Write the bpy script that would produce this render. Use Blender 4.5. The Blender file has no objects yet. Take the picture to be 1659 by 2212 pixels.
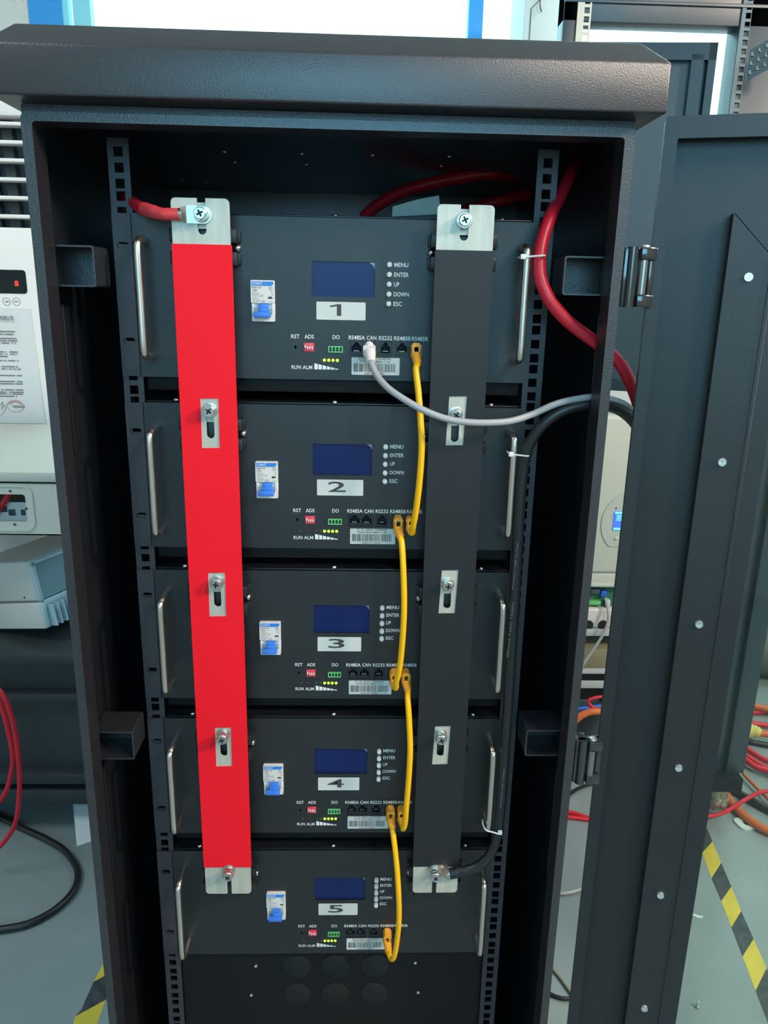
import bpy, bmesh, math, random
from mathutils import Vector, Matrix
random.seed(4)
S = bpy.context.scene
COL = S.collection

# ------------------------------------------------------------------ camera
W, H, F = 1659.0, 2212.0, 1661.0
RIGHT = Vector((0.9993745, -0.0290120, 0.0202205))
DOWN = Vector((0.0115824, -0.2717214, -0.9623062))
FWD = Vector((0.0334127, 0.9619386, -0.2712154))
CAM = Vector((29.57, -904.05, 95.90))          # mm; z = 0 is the lower edge of the top battery, 1300 mm above the floor
FLOOR = -1300.0
cd = bpy.data.cameras.new('camera')
cam = bpy.data.objects.new('camera', cd)
COL.objects.link(cam)
m = Matrix.Identity(4)
for i, v in enumerate((RIGHT, -DOWN, -FWD)):
    for j in range(3):
        m[j][i] = v[j]
m.translation = Vector((CAM.x / 1000, CAM.y / 1000, (CAM.z - FLOOR) / 1000))
cam.matrix_world = m
cd.sensor_fit = 'VERTICAL'
cd.sensor_height = 36.0
cd.lens = 36.0 * F / H
cd.clip_start = 0.02
S.camera = cam

# ------------------------------------------------------------------ view, world, lights
S.view_settings.view_transform = 'Standard'
S.view_settings.look = 'None'
S.view_settings.exposure = 0.0
S.view_settings.gamma = 1.0
S.view_settings.use_curve_mapping = False
wd = bpy.data.worlds.new('world')
S.world = wd
wd.use_nodes = True
bg = wd.node_tree.nodes['Background']
bg.inputs['Color'].default_value = (0.66, 0.91, 1.0, 1)
bg.inputs['Strength'].default_value = 8.0


def area(name, loc, target, sx, sy, power, color):
    d = bpy.data.lights.new(name, 'AREA')
    d.shape = 'RECTANGLE'
    d.size, d.size_y, d.energy, d.color = sx, sy, power, color
    o = bpy.data.objects.new(name, d)
    COL.objects.link(o)
    o.location = loc
    o.rotation_euler = (Vector(target) - Vector(loc)).to_track_quat('-Z', 'Y').to_euler()
    return o


area('ceiling_lamp_right', (2.75, -1.35, 2.78), (0, 0, 1.2), 0.35, 0.35, 88, (1.0, 0.84, 0.70))
area('ceiling_lamp_near', (1.35, -1.55, 2.80), (0, 0, 1.0), 0.30, 0.60, 30, (1.0, 0.87, 0.75))
area('ceiling_lamp_left', (-1.9, -0.3, 2.85), (-1.1, 0.8, 0.0), 1.2, 0.3, 22, (0.95, 0.98, 1.0))
area('ceiling_lamp_rear', (1.6, 1.3, 2.85), (1.2, 1.0, 0.0), 1.2, 0.3, 22, (0.95, 1.0, 0.96))
# rear window and added front window let sky in; these mark both openings
for nm, loc, tgt, sx, sy in (('window_rear_opening', (0.55, 2.70, 2.50), (0.55, 0, 2.50), 3.6, 1.35),
                             ('added_window_opening', (0.0, -3.27, 2.13), (0.0, 0.0, 2.13), 1.6, 1.3)):
    area(nm, loc, tgt, sx, sy, 1, (1, 1, 1)).data.cycles.is_portal = True

# ------------------------------------------------------------------ materials
MATS = {}


def mat(name, color, rough=0.5, metal=0.0, spec=0.5, bump=0.0, bscale=900.0, emit=None, estr=0.0,
        var=0.0, vscale=6.0, trans=0.0, coat=0.0, aniso=None):
    mt = bpy.data.materials.new(name)
    mt.use_nodes = True
    nt = mt.node_tree
    b = nt.nodes['Principled BSDF']
    b.inputs['Base Color'].default_value = (*color, 1)
    b.inputs['Roughness'].default_value = rough
    b.inputs['Metallic'].default_value = metal
    b.inputs['Specular IOR Level'].default_value = spec
    b.inputs['Coat Weight'].default_value = coat
    b.inputs['Transmission Weight'].default_value = trans
    tc = nt.nodes.new('ShaderNodeTexCoord')
    if emit:
        b.inputs['Emission Color'].default_value = (*emit, 1)
        b.inputs['Emission Strength'].default_value = estr
    if var > 0:
        n = nt.nodes.new('ShaderNodeTexNoise')
        n.inputs['Scale'].default_value = vscale
        n.inputs['Detail'].default_value = 6
        r = nt.nodes.new('ShaderNodeMapRange')
        r.inputs['From Min'].default_value = 0.3
        r.inputs['From Max'].default_value = 0.7
        r.inputs['To Min'].default_value = 1 - var
        r.inputs['To Max'].default_value = 1 + var
        mx = nt.nodes.new('ShaderNodeMix')
        mx.data_type = 'RGBA'
        mx.blend_type = 'MULTIPLY'
        mx.inputs['Factor'].default_value = 1.0
        mx.inputs['A'].default_value = (*color, 1)
        if aniso:
            mp = nt.nodes.new('ShaderNodeMapping')
            mp.inputs['Scale'].default_value = aniso
            nt.links.new(tc.outputs['Object'], mp.inputs['Vector'])
            nt.links.new(mp.outputs['Vector'], n.inputs['Vector'])
        else:
            nt.links.new(tc.outputs['Object'], n.inputs['Vector'])
        nt.links.new(n.outputs['Fac'], r.inputs['Value'])
        cmb = nt.nodes.new('ShaderNodeCombineColor')
        for k in ('Red', 'Green', 'Blue'):
            nt.links.new(r.outputs['Result'], cmb.inputs[k])
        nt.links.new(cmb.outputs['Color'], mx.inputs['B'])
        nt.links.new(mx.outputs['Result'], b.inputs['Base Color'])
    if bump > 0:
        n2 = nt.nodes.new('ShaderNodeTexNoise')
        n2.inputs['Scale'].default_value = bscale
        n2.inputs['Detail'].default_value = 2
        bp = nt.nodes.new('ShaderNodeBump')
        bp.inputs['Strength'].default_value = bump
        bp.inputs['Distance'].default_value = 0.0006
        nt.links.new(tc.outputs['Object'], n2.inputs['Vector'])
        nt.links.new(n2.outputs['Fac'], bp.inputs['Height'])
        nt.links.new(bp.outputs['Normal'], b.inputs['Normal'])
    MATS[name] = mt
    return mt


mat('cabinet_paint', (0.017, 0.017, 0.021), 0.38, spec=0.95, bump=0.5, bscale=700, var=0.15)
mat('cabinet_inside', (0.012, 0.015, 0.020), 0.32, spec=0.95, bump=0.15, bscale=700)
mat('door_paint', (0.0095, 0.0125, 0.0135), 0.48, spec=0.65, bump=0.25, bscale=700, var=0.12)
mat('panel_paint', (0.0050, 0.0065, 0.0072), 0.46, spec=0.75, bump=0.35, bscale=1200, var=0.1)
mat('case_paint', (0.0035, 0.0045, 0.005), 0.6, spec=0.3)
mat('gloss_black', (0.008, 0.009, 0.011), 0.28)
mat('ear_paint', (0.030, 0.030, 0.038), 0.5, spec=0.6, bump=0.4, bscale=900)
mat('black_plastic', (0.012, 0.013, 0.015), 0.4)
mat('dark_cavity', (0.005, 0.005, 0.006), 0.7)
mat('red_sleeve', (0.92, 0.006, 0.018), 0.6, spec=0.25, var=0.04)
mat('black_sleeve', (0.0085, 0.0100, 0.0108), 0.52, spec=0.5, var=0.12)
mat('tin_plate', (0.54, 0.53, 0.45), 0.5, metal=0.35, var=0.12, vscale=14, aniso=(9, 9, 1.2))
mat('bright_steel', (0.62, 0.58, 0.54), 0.30, metal=1.0, var=0.06)
mat('brushed_steel', (0.66, 0.61, 0.56), 0.32, metal=1.0, var=0.12, vscale=60, aniso=(30, 30, 1))
mat('zinc_screw', (0.75, 0.75, 0.74), 0.3, metal=0.9)
mat('white_plastic', (0.78, 0.75, 0.70), 0.4)
mat('breaker_white', (0.72, 0.69, 0.64), 0.45)
mat('breaker_blue', (0.045, 0.20, 0.70), 0.4)
mat('breaker_band', (0.03, 0.22, 0.68), 0.45)
mat('ink_dark', (0.05, 0.05, 0.055), 0.6)
mat('ink_grey', (0.16, 0.15, 0.15), 0.6)
mat('ink_white', (0.75, 0.76, 0.75), 0.6)
mat('label_stock', (0.60, 0.61, 0.57), 0.45)
mat('screen_blue', (0.003, 0.012, 0.075), 0.35, spec=0.3, emit=(0.01, 0.04, 0.25), estr=0.05)
mat('film_clear', (0.35, 0.4, 0.5), 0.15)
mat('button_white', (0.76, 0.73, 0.68), 0.42)
mat('dip_red', (0.72, 0.03, 0.06), 0.4)
mat('terminal_green', (0.13, 0.50, 0.17), 0.4)
mat('led_lit', (0.3, 0.8, 0.05), 0.3, emit=(0.45, 1.0, 0.03), estr=2.2)
mat('led_off', (0.07, 0.09, 0.08), 0.15)
mat('led_red', (0.16, 0.01, 0.02), 0.15)
mat('cable_yellow', (0.95, 0.47, 0.0), 0.35, var=0.04)
mat('boot_orange', (0.85, 0.36, 0.03), 0.4)
mat('cable_grey', (0.36, 0.36, 0.37), 0.35)
mat('plug_grey', (0.66, 0.60, 0.58), 0.45)
mat('cable_red', (0.62, 0.012, 0.03), 0.38)
mat('shrink_red', (0.66, 0.05, 0.06), 0.5)
mat('cable_black', (0.014, 0.016, 0.018), 0.36)
mat('cable_orange', (0.60, 0.13, 0.03), 0.45)
mat('cable_blue', (0.02, 0.12, 0.60), 0.45)
mat('cable_tan', (0.28, 0.25, 0.18), 0.5)
mat('tie_white', (0.78, 0.76, 0.74), 0.4)
mat('card_grey', (0.32, 0.36, 0.34), 0.7)
mat('disc_mesh', (0.0095, 0.0125, 0.012), 0.7, spec=0.3)
mat('hinge_black', (0.02, 0.021, 0.022), 0.14, spec=1.0)
mat('pin_steel', (0.35, 0.34, 0.32), 0.25, metal=1.0)
mat('floor_paint', (0.245, 0.295, 0.30), 0.30, var=0.14, vscale=2.2, bump=0.25, bscale=25)
mat('wall_paint', (0.62, 0.66, 0.64), 0.7, var=0.03)
mat('wall_blue', (0.02, 0.22, 0.72), 0.5)
mat('ceiling_paint', (0.6, 0.62, 0.62), 0.8)
mat('frame_blue', (0.02, 0.30, 0.75), 0.5)
mat('frame_cyan', (0.25, 0.72, 0.85), 0.5)
mat('tape_yellow', (0.66, 0.50, 0.05), 0.45, var=0.1, vscale=20)
mat('tape_black', (0.045, 0.05, 0.055), 0.45, var=0.5, vscale=45)
mat('ac_white', (0.74, 0.74, 0.72), 0.35)
mat('ac_grille', (0.55, 0.58, 0.58), 0.4)
mat('ac_dark', (0.05, 0.08, 0.09), 0.6)
mat('gloss_display', (0.008, 0.014, 0.016), 0.08)
mat('icon_red', (0.8, 0.03, 0.02), 0.5, emit=(1, 0.06, 0.03), estr=0.8)
mat('paper', (0.66, 0.69, 0.69), 0.6)
mat('stamp_red', (0.62, 0.28, 0.28), 0.6)
mat('box_cream', (0.60, 0.58, 0.50), 0.45)
mat('inv_grey', (0.60, 0.58, 0.55), 0.4)
mat('inv_silver_cyan_lit', (0.45, 0.62, 0.68), 0.4, metal=0.2)  # silver metal with cyan window light mixed into the colour
mat('inv_side_cyan_lit', (0.17, 0.30, 0.36), 0.5)  # side cover, cyan of the window light put into its colour
mat('bench_dark', (0.028, 0.038, 0.040), 0.45, var=0.12)
mat('rack_black_hazed', (0.014, 0.036, 0.052), 0.4, spec=0.8)  # black rack with the blue lens haze mixed into its colour
mat('rack_zinc', (0.42, 0.45, 0.40), 0.45, metal=0.2)
mat('rail_blue', (0.06, 0.13, 0.16), 0.45)
mat('rack_panel', (0.055, 0.092, 0.115), 0.5)
mat('pale_cabinet', (0.50, 0.62, 0.62), 0.4)
mat('inverter_cream', (0.50, 0.54, 0.47), 0.4)
mat('inverter_disc', (0.44, 0.50, 0.44), 0.45)
mat('lcd_lit', (0.05, 0.1, 0.6), 0.3, emit=(0.05, 0.16, 0.95), estr=0.9)
mat('lcd_cyan', (0.1, 0.6, 0.8), 0.3, emit=(0.2, 0.8, 0.95), estr=0.9)
mat('pcb_green', (0.02, 0.14, 0.08), 0.45)
mat('khaki', (0.22, 0.20, 0.12), 0.7, var=0.15)
mat('bag_grey', (0.13, 0.13, 0.10), 0.55, var=0.3, vscale=8)
mat('sheet_black', (0.025, 0.028, 0.028), 0.45, var=0.4, vscale=10)
mat('brass', (0.45, 0.40, 0.30), 0.35, metal=0.9)
mat('wrap_yellow', (0.62, 0.52, 0.15), 0.5)
mat('clip_white', (0.60, 0.66, 0.62), 0.4)
mat('grey_shelf', (0.42, 0.46, 0.47), 0.4)


def glass(name, tint, gl):
    mt = bpy.data.materials.new(name)
    mt.use_nodes = True
    nt = mt.node_tree
    nt.nodes.clear()
    out = nt.nodes.new('ShaderNodeOutputMaterial')
    mx = nt.nodes.new('ShaderNodeMixShader')
    tr = nt.nodes.new('ShaderNodeBsdfTransparent')
    tr.inputs['Color'].default_value = (*tint, 1)
    g = nt.nodes.new('ShaderNodeBsdfGlossy')
    g.inputs['Roughness'].default_value = gl
    ge = nt.nodes.new('ShaderNodeNewGeometry')
    dp = nt.nodes.new('ShaderNodeVectorMath')
    dp.operation = 'DOT_PRODUCT'
    nt.links.new(ge.outputs['Incoming'], dp.inputs[0])
    nt.links.new(ge.outputs['Normal'], dp.inputs[1])
    prev = dp.outputs['Value']
    for op, a, sw in (('ABSOLUTE', None, 0), ('SUBTRACT', 1.0, 1), ('POWER', 5.0, 0), ('MULTIPLY', 0.6, 0), ('ADD', 0.03, 0)):
        mn = nt.nodes.new('ShaderNodeMath')
        mn.operation = op
        nt.links.new(prev, mn.inputs[1 if sw else 0])
        if a is not None:
            mn.inputs[0 if sw else 1].default_value = a
        prev = mn.outputs[0]
    nt.links.new(prev, mx.inputs[0])
    nt.links.new(tr.outputs[0], mx.inputs[1])
    nt.links.new(g.outputs[0], mx.inputs[2])
    nt.links.new(mx.outputs[0], out.inputs[0])
    MATS[name] = mt


glass('pane_glass', (0.90, 0.97, 0.93), 0.02)
glass('window_glass', (0.66, 0.78, 0.78), 0.05)
glass('added_window_glass', (0.62, 0.88, 1.0), 0.05)  # blue tint for the added window, to cool the light on the cabinet


# ------------------------------------------------------------------ geometry helpers (all in mm)
def P(px, py, Y=None, Z=None):
    """the point seen at photo pixel (px, py) lying on the plane y = Y or z = Z"""
    d = RIGHT * ((px - W / 2) / F) + DOWN * ((py - H / 2) / F) + FWD
    t = (Y - CAM.y) / d.y if Y is not None else (Z - CAM.z) / d.z
    return CAM + d * t


TXT = {}


def _curve_mesh(cu):
    o = bpy.data.objects.new('tmp', cu)
    me = bpy.data.meshes.new_from_object(o)
    vs = [v.co.copy() for v in me.vertices]
    fs = [tuple(p.vertices) for p in me.polygons]
    bpy.data.objects.remove(o)
    bpy.data.curves.remove(cu)
    bpy.data.meshes.remove(me)
    return vs, fs


def text_geo(s):
    if s not in TXT:
        cu = bpy.data.curves.new('t', 'FONT')
        cu.body = s
        cu.resolution_u = 3
        cu.offset = 0.012
        vs, fs = _curve_mesh(cu)
        for i, ch in enumerate(s):
            if ch == '1':                      # the built-in glyph is a bare stem: give it its flag
                xr = max(v.x for v in text_geo(s[:i + 1])[0]) if i + 1 < len(s) else max(v.x for v in vs)
                xl = xr - 0.122
                n = len(vs)
                vs = vs + [Vector((xl + .001, 0.682, 0)), Vector((xl - 0.19, 0.585, 0)), Vector((xl - 0.19, 0.50, 0)), Vector((xl + .001, 0.57, 0))]
                fs = fs + [(n, n + 1, n + 2, n + 3)]
        TXT[s] = (vs, fs)
    return TXT[s]


def rrect(x0, x1, z0, z1, r=0.0, n=5):
    if r <= 0:
        return [(x0, z0), (x1, z0), (x1, z1), (x0, z1)]
    out = []
    for cx, cz, a in ((x1 - r, z0 + r, -90), (x1 - r, z1 - r, 0), (x0 + r, z1 - r, 90), (x0 + r, z0 + r, 180)):
        for k in range(n + 1):
            t = math.radians(a + 90 * k / n)
            out.append((cx + r * math.cos(t), cz + r * math.sin(t)))
    return out


def circ(cx, cz, r, n=24):
    return [(cx + r * math.cos(2 * math.pi * k / n), cz + r * math.sin(2 * math.pi * k / n)) for k in range(n)]


class MB:
    def __init__(self):
        self.bm = bmesh.new()

    def add(self, verts, faces, M=None):
        vs = []
        for v in verts:
            v = Vector(v)
            vs.append(self.bm.verts.new(M @ v if M else v))
        for f in faces:
            try:
                self.bm.faces.new([vs[i] for i in f])
            except ValueError:
                pass
        return self

    def _merge(self, b, M=None):
        b.verts.index_update()
        self.add([v.co.copy() for v in b.verts], [[v.index for v in f.verts] for f in b.faces], M)
        b.free()
        return self

    def box(self, x0, x1, y0, y1, z0, z1, bev=0.0, seg=2, M=None):
        b = bmesh.new()
        bmesh.ops.create_cube(b, size=1.0)
        for v in b.verts:
            v.co = Vector(((x0 + x1) / 2 + v.co.x * (x1 - x0), (y0 + y1) / 2 + v.co.y * (y1 - y0),
                           (z0 + z1) / 2 + v.co.z * (z1 - z0)))
        if bev > 0:
            bmesh.ops.bevel(b, geom=b.edges[:], offset=bev, segments=seg, profile=0.5, affect='EDGES')
        return self._merge(b, M)

    def cyl(self, p0, p1, r, r2=None, n=20, M=None):
        p0, p1 = Vector(p0), Vector(p1)
        r2 = r if r2 is None else r2
        d = (p1 - p0).normalized()
        u = d.orthogonal().normalized()
        w = d.cross(u)
        vs, fs = [], []
        for p, rr in ((p0, r), (p1, r2)):
            for k in range(n):
                a = 2 * math.pi * k / n
                vs.append(p + (u * math.cos(a) + w * math.sin(a)) * rr)
        for k in range(n):
            fs.append((k, (k + 1) % n, n + (k + 1) % n, n + k))
        fs.append(tuple(range(n - 1, -1, -1)))
        fs.append(tuple(range(n, 2 * n)))
        return self.add(vs, fs, M)

    def lathe(self, prof, o, axis, n=24, M=None):
        """prof = [(radius, distance along axis)]"""
        o, d = Vector(o), Vector(axis).normalized()
        u = d.orthogonal().normalized()
        w = d.cross(u)
        vs, fs = [], []
        for r, h in prof:
            for k in range(n):
                a = 2 * math.pi * k / n
                vs.append(o + d * h + (u * math.cos(a) + w * math.sin(a)) * max(r, 0.01))
        for j in range(len(prof) - 1):
            for k in range(n):
                fs.append((j * n + k, j * n + (k + 1) % n, (j + 1) * n + (k + 1) % n, (j + 1) * n + k))
        fs.append(tuple(range(n - 1, -1, -1)))
        e = (len(prof) - 1) * n
        fs.append(tuple(range(e, e + n)))
        return self.add(vs, fs, M)

    def tube(self, pts, r, n=12, sub=8, closed=False, M=None):
        pts = [Vector(p) for p in pts]
        c = []
        if sub <= 1:
            c = pts
        else:
            ext = [pts[0] * 2 - pts[1]] + pts + [pts[-1] * 2 - pts[-2]]
            for i in range(1, len(ext) - 2):
                a, b, d, e = ext[i - 1], ext[i], ext[i + 1], ext[i + 2]
                for k in range(sub):
                    t = k / sub
                    c.append(0.5 * ((2 * b) + (d - a) * t + (2 * a - 5 * b + 4 * d - e) * t * t + (3 * b - a - 3 * d + e) * t ** 3))
            c.append(pts[-1])
        rs = r if isinstance(r, (list, tuple)) else [r] * len(c)
        t0 = (c[1] - c[0]).normalized()
        u = t0.orthogonal().normalized()
        vs, fs = [], []
        for i, p in enumerate(c):
            t = (c[min(i + 1, len(c) - 1)] - c[max(i - 1, 0)]).normalized()
            u = (u - t * u.dot(t)).normalized()
            w = t.cross(u)
            rr = rs[min(i, len(rs) - 1)]
            for k in range(n):
                a = 2 * math.pi * k / n
                vs.append(p + (u * math.cos(a) + w * math.sin(a)) * rr)
        for j in range(len(c) - 1):
            for k in range(n):
                fs.append((j * n + k, j * n + (k + 1) % n, (j + 1) * n + (k + 1) % n, (j + 1) * n + k))
        fs.append(tuple(range(n - 1, -1, -1)))
        e = (len(c) - 1) * n
        fs.append(tuple(range(e, e + n)))
        return self.add(vs, fs, M)

    def plate(self, outer, holes, y0, y1, M=None):
        """outline in the x-z plane with holes, solid between y0 and y1"""
        cu = bpy.data.curves.new('c', 'CURVE')
        cu.dimensions = '2D'
        cu.fill_mode = 'BOTH'
        cu.extrude = abs(y1 - y0) / 2
        for lp in [outer] + list(holes):
            s = cu.splines.new('POLY')
            s.points.add(len(lp) - 1)
            for q, (a, b) in zip(s.points, lp):
                q.co = (a, b, 0, 1)
            s.use_cyclic_u = True
        vs, fs = _curve_mesh(cu)
        ym = (y0 + y1) / 2
        return self.add([(v.x, ym - v.z, v.y) for v in vs], fs, M)

    def text(self, s, x0, x1, z0, z1, y, M=None):
        """lettering stretched into the box x0..x1, z0..z1, facing -y"""
        vs, fs = text_geo(s)
        ax, bx = min(v.x for v in vs), max(v.x for v in vs)
        az, bz = min(v.y for v in vs), max(v.y for v in vs)
        return self.add([(x0 + (v.x - ax) / (bx - ax) * (x1 - x0), y, z0 + (v.y - az) / (bz - az) * (z1 - z0)) for v in vs], fs, M)

    def ball(self, c, r, sc=(1, 1, 1), n=16, M=None):
        b = bmesh.new()
        bmesh.ops.create_uvsphere(b, u_segments=n, v_segments=max(6, n // 2), radius=r)
        for v in b.verts:
            v.co = Vector((c[0] + v.co.x * sc[0], c[1] + v.co.y * sc[1], c[2] + v.co.z * sc[2]))
        return self._merge(b, M)

    def prism(self, poly, axis, a, b, M=None):
        """polygon (two coordinates) extruded along axis from a to b; 'x' -> (y,z), 'y' -> (x,z), 'z' -> (x,y)"""
        def pt(p, h):
            return {'x': (h, p[0], p[1]), 'y': (p[0], h, p[1]), 'z': (p[0], p[1], h)}[axis]
        n = len(poly)
        vs = [pt(p, a) for p in poly] + [pt(p, b) for p in poly]
        fs = [tuple(range(n)), tuple(range(2 * n - 1, n - 1, -1))]
        fs += [(k, (k + 1) % n, n + (k + 1) % n, n + k) for k in range(n)]
        return self.add(vs, fs, M)

    def build(self, name, material, parent=None, local=False, angle=40, recalc=True):
        if recalc:
            bmesh.ops.recalc_face_normals(self.bm, faces=self.bm.faces[:])
        off = Vector((0, 0, 0)) if local else Vector((0, 0, -FLOOR / 1000))
        p = parent
        while p is not None and not local:
            off -= p.location
            p = p.parent
        for v in self.bm.verts:
            v.co = v.co / 1000 + off
        me = bpy.data.meshes.new(name)
        self.bm.to_mesh(me)
        self.bm.free()
        for q in me.polygons:
            q.use_smooth = True
        me.set_sharp_from_angle(angle=math.radians(angle))
        me.materials.append(MATS[material])
        o = bpy.data.objects.new(name, me)
        COL.objects.link(o)
        if parent:
            o.parent = parent
        return o


def tag(o, label=None, cat=None, group=None, kind=None):
    if label:
        o['label'] = label
    if cat:
        o['category'] = cat
    if group:
        o['group'] = group
    if kind:
        o['kind'] = kind
    return o


def thing(name, loc_mm, label, cat, group=None, rot=(0, 0, 0)):
    o = bpy.data.objects.new(name, None)
    o.empty_display_size = 0.05
    COL.objects.link(o)
    o.location = Vector((loc_mm[0], loc_mm[1], loc_mm[2] - FLOOR)) / 1000
    o.rotation_euler = rot
    return tag(o, label, cat, group)


def struct(o):
    o['kind'] = 'structure'
    return o


def cross(cx, cz, r, t, rot=0.0):
    pts = [(-t, -r), (t, -r), (t, -t), (r, -t), (r, t), (t, t), (t, r), (-t, r), (-t, t), (-r, t), (-r, -t), (-t, -t)]
    c, s = math.cos(rot), math.sin(rot)
    return [(cx + a * c - b * s, cz + a * s + b * c) for a, b in pts]


def screw_geo(mb, x, y, z, r, h=2.0, rot=0.4, M=None):
    """pan head facing -y with a cross recess"""
    mb.lathe([(r, 0), (r, h * 0.35), (r * 0.92, h * 0.6)], (x, y, z), (0, -1, 0), 18, M)
    mb.plate(circ(x, z, r * 0.9, 18), [cross(x, z, r * 0.62, r * 0.17, rot)], y - h, y - h * 0.6, M)


# ------------------------------------------------------------------ room shell
struct(MB().box(-3200, 3600, -3500, 3100, FLOOR - 60, FLOOR).build('floor', 'floor_paint'))
struct(MB().box(-3200, 3600, -3500, 3100, 2000, 2060).build('ceiling', 'ceiling_paint'))
struct(MB().box(-3260, -3200, -3500, 3100, FLOOR, 2000).build('wall_left', 'wall_paint'))
struct(MB().box(3600, 3660, -3500, 3100, FLOOR, 2000).build('wall_right', 'wall_paint'))
YW = 2600.0
wx0, wx1, wz0, wz1 = P(66, 60, Y=YW).x, 2250.0, 560.0, 1850.0
struct(MB().plate([(-3200, FLOOR), (3600, FLOOR), (3600, 2000), (-3200, 2000)],
                  [[(wx0, wz0), (wx1, wz0), (wx1, wz1), (wx0, wz1)]], YW, YW + 80).build('wall_back', 'wall_paint'))
struct(MB().plate([(-3200, FLOOR), (3600, FLOOR), (3600, 2000), (-3200, 2000)],
                  [[(-800, 180), (800, 180), (800, 1480), (-800, 1480)]], -3260, -3200).build('wall_front', 'wall_paint'))  # opening for the added window behind the camera
win = struct(MB().box(wx0, wx1, YW + 30, YW + 36, wz0, wz1).build('window_1', 'window_glass'))
fr = MB()
fr.box(wx0, wx0 + 130, YW - 6, YW + 60, wz0, wz1)
c0, c1 = P(1012, 40, Y=YW).x, P(1043, 40, Y=YW).x
fr.box(c0, c1, YW - 6, YW + 60, wz0, wz1)
fr.build('window_frame', 'frame_blue', win)
fr = MB()
for a, b in ((131, 148), (158, 196)):
    fr.box(P(a, 40, Y=YW).x, P(b, 40, Y=YW).x, YW + 2, YW + 50, wz0, wz1)
fr.build('window_mullion', 'frame_cyan', win)
struct(MB().box(-800, 800, -3236, -3230, 180, 1480).build('added_window', 'added_window_glass'))  # added unseen window, throws blue light onto the roof and upper panels
seam = MB()
for px in (34, 50):
    x = P(px, 40, Y=YW).x
    for k in range(60):
        seam.ball((x + (6 if px == 50 else 0), YW - 1, 300 + k * 26), 3.0 if px == 50 else 2.0, (1, 0.6, 1 if px == 50 else 2.4), 8)
struct(seam.build('trim_1', 'wall_paint'))

# ------------------------------------------------------------------ outdoor battery cabinet
cab = thing('battery_cabinet', (0, 0, FLOOR),
            'black steel battery cabinet standing open in the middle, with overhanging roof', 'cabinet')
ZT, ZB = 266.5, -1250.0
# roof
rf = MB()
lo = [(-317, -110), (317, -110), (317, 560), (-317, 560)]
hi = [(-294, -87), (294, -87), (294, 537), (-294, 537)]
vs = [(a, b, 266.8) for a, b in lo] + [(a, b, 309.5) for a, b in lo] + [(a, b, 331.5) for a, b in hi]
fs = [(3, 2, 1, 0), (8, 9, 10, 11)]
for j in (0, 4):
    fs += [(j + k, j + (k + 1) % 4, j + 4 + (k + 1) % 4, j + 4 + k) for k in range(4)]
b = bmesh.new()
bv = [b.verts.new(v) for v in vs]
for f in fs:
    b.faces.new([bv[i] for i in f])
bmesh.ops.bevel(b, geom=b.edges[:], offset=2.2, segments=3, profile=0.5, affect='EDGES')
rf._merge(b)
rf.build('roof', 'cabinet_paint', cab, angle=50)
# front frame with its raised rain lip
ff = MB()
ff.plate(rrect(-300, 300, ZB, ZT, 2), [rrect(-288, 288, ZB + 40, 252, 3)], -75, -58)
ff.build('front_frame', 'cabinet_paint', cab)
lp = MB()
lp.plate(rrect(-296.5, 296.5, ZB + 30, 257.6, 7), [rrect(-286.2, 286.2, ZB + 41, 249.2, 4)], -88, -57)
lp.build('rain_lip', 'cabinet_paint', cab)
# sheet metal body
MB().box(-300, -298, -58, 540, ZB, ZT - 1).build('side_panel', 'cabinet_inside', cab)
Mx = Matrix(((0, 1, 0, 0), (1, 0, 0, 0), (0, 0, 1, 0), (0, 0, 0, 1)))
MB().plate([(-58, ZB), (540, ZB), (540, ZT - 1), (-58, ZT - 1)], [rrect(-55, -21, -45, 90, 8)], 298, 300, M=Mx).build('side_panel', 'cabinet_inside', cab)
MB().box(-298, 298, 520, 523, ZB, ZT - 1).build('back_panel', 'cabinet_inside', cab)
tp = MB()
tp.box(-298, 298, -57, 520, 262, 264.5)
tp.build('top_panel', 'cabinet_inside', cab)
for px, py in ((485, 328), (652, 332), (805, 335), (970, 338), (508, 350), (662, 355), (953, 358), (393, 387), (444, 393)):
    q = P(px, py, Z=262)
    sg = MB()
    sg.lathe([(3.2, 0), (2.8, 1.2), (1.6, 1.8)], (q.x, q.y, 262), (0, 0, -1), 12)
    sg.build('top_screw', 'zinc_screw', cab)
MB().box(-300, 300, -58, 540, ZB, ZB + 40).build('plinth', 'cabinet_inside', cab)
for sx in (-1, 1):
    for sy in (-40, 500):
        MB().cyl((sx * 260, sy, FLOOR), (sx * 260, sy, ZB), 22).build('levelling_foot', 'cabinet_inside', cab)
# rails with square holes (16, 16, 12.5 mm pattern)
for sx in (-1, 1):
    rl = MB()
    zs, z, k = [], 244.0, 0
    while z > ZB + 60:
        zs.append(z)
        z -= (15.9, 15.9, 12.65)[k % 3]
        k += 1
    off = 73.3 - min(zs, key=lambda q: abs(q - 73.3))
    xc = sx * 232.4
    ra, rb = xc - 11.5, xc + 11.5
    rl.box(ra, xc - 4.9, 2.2, 4.4, ZB + 40, 252)
    rl.box(xc + 4.9, rb, 2.2, 4.4, ZB + 40, 252)
    ends = [252 - off] + [v for q in zs for v in (q + 4.9, q - 4.9)] + [ZB + 40 - off]
    for q in range(0, len(ends), 2):
        if ends[q] > ends[q + 1]:
            rl.box(xc - 4.9, xc + 4.9, 2.2, 4.4, ends[q + 1] + off, ends[q] + off)
    x0 = xc + sx * 11.5
    rl.box(min(x0, x0 - sx * 2), max(x0, x0 - sx * 2), 4.4, 40, ZB + 40, 252)
    rl.build('mounting_rail', 'ear_paint', cab)
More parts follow.
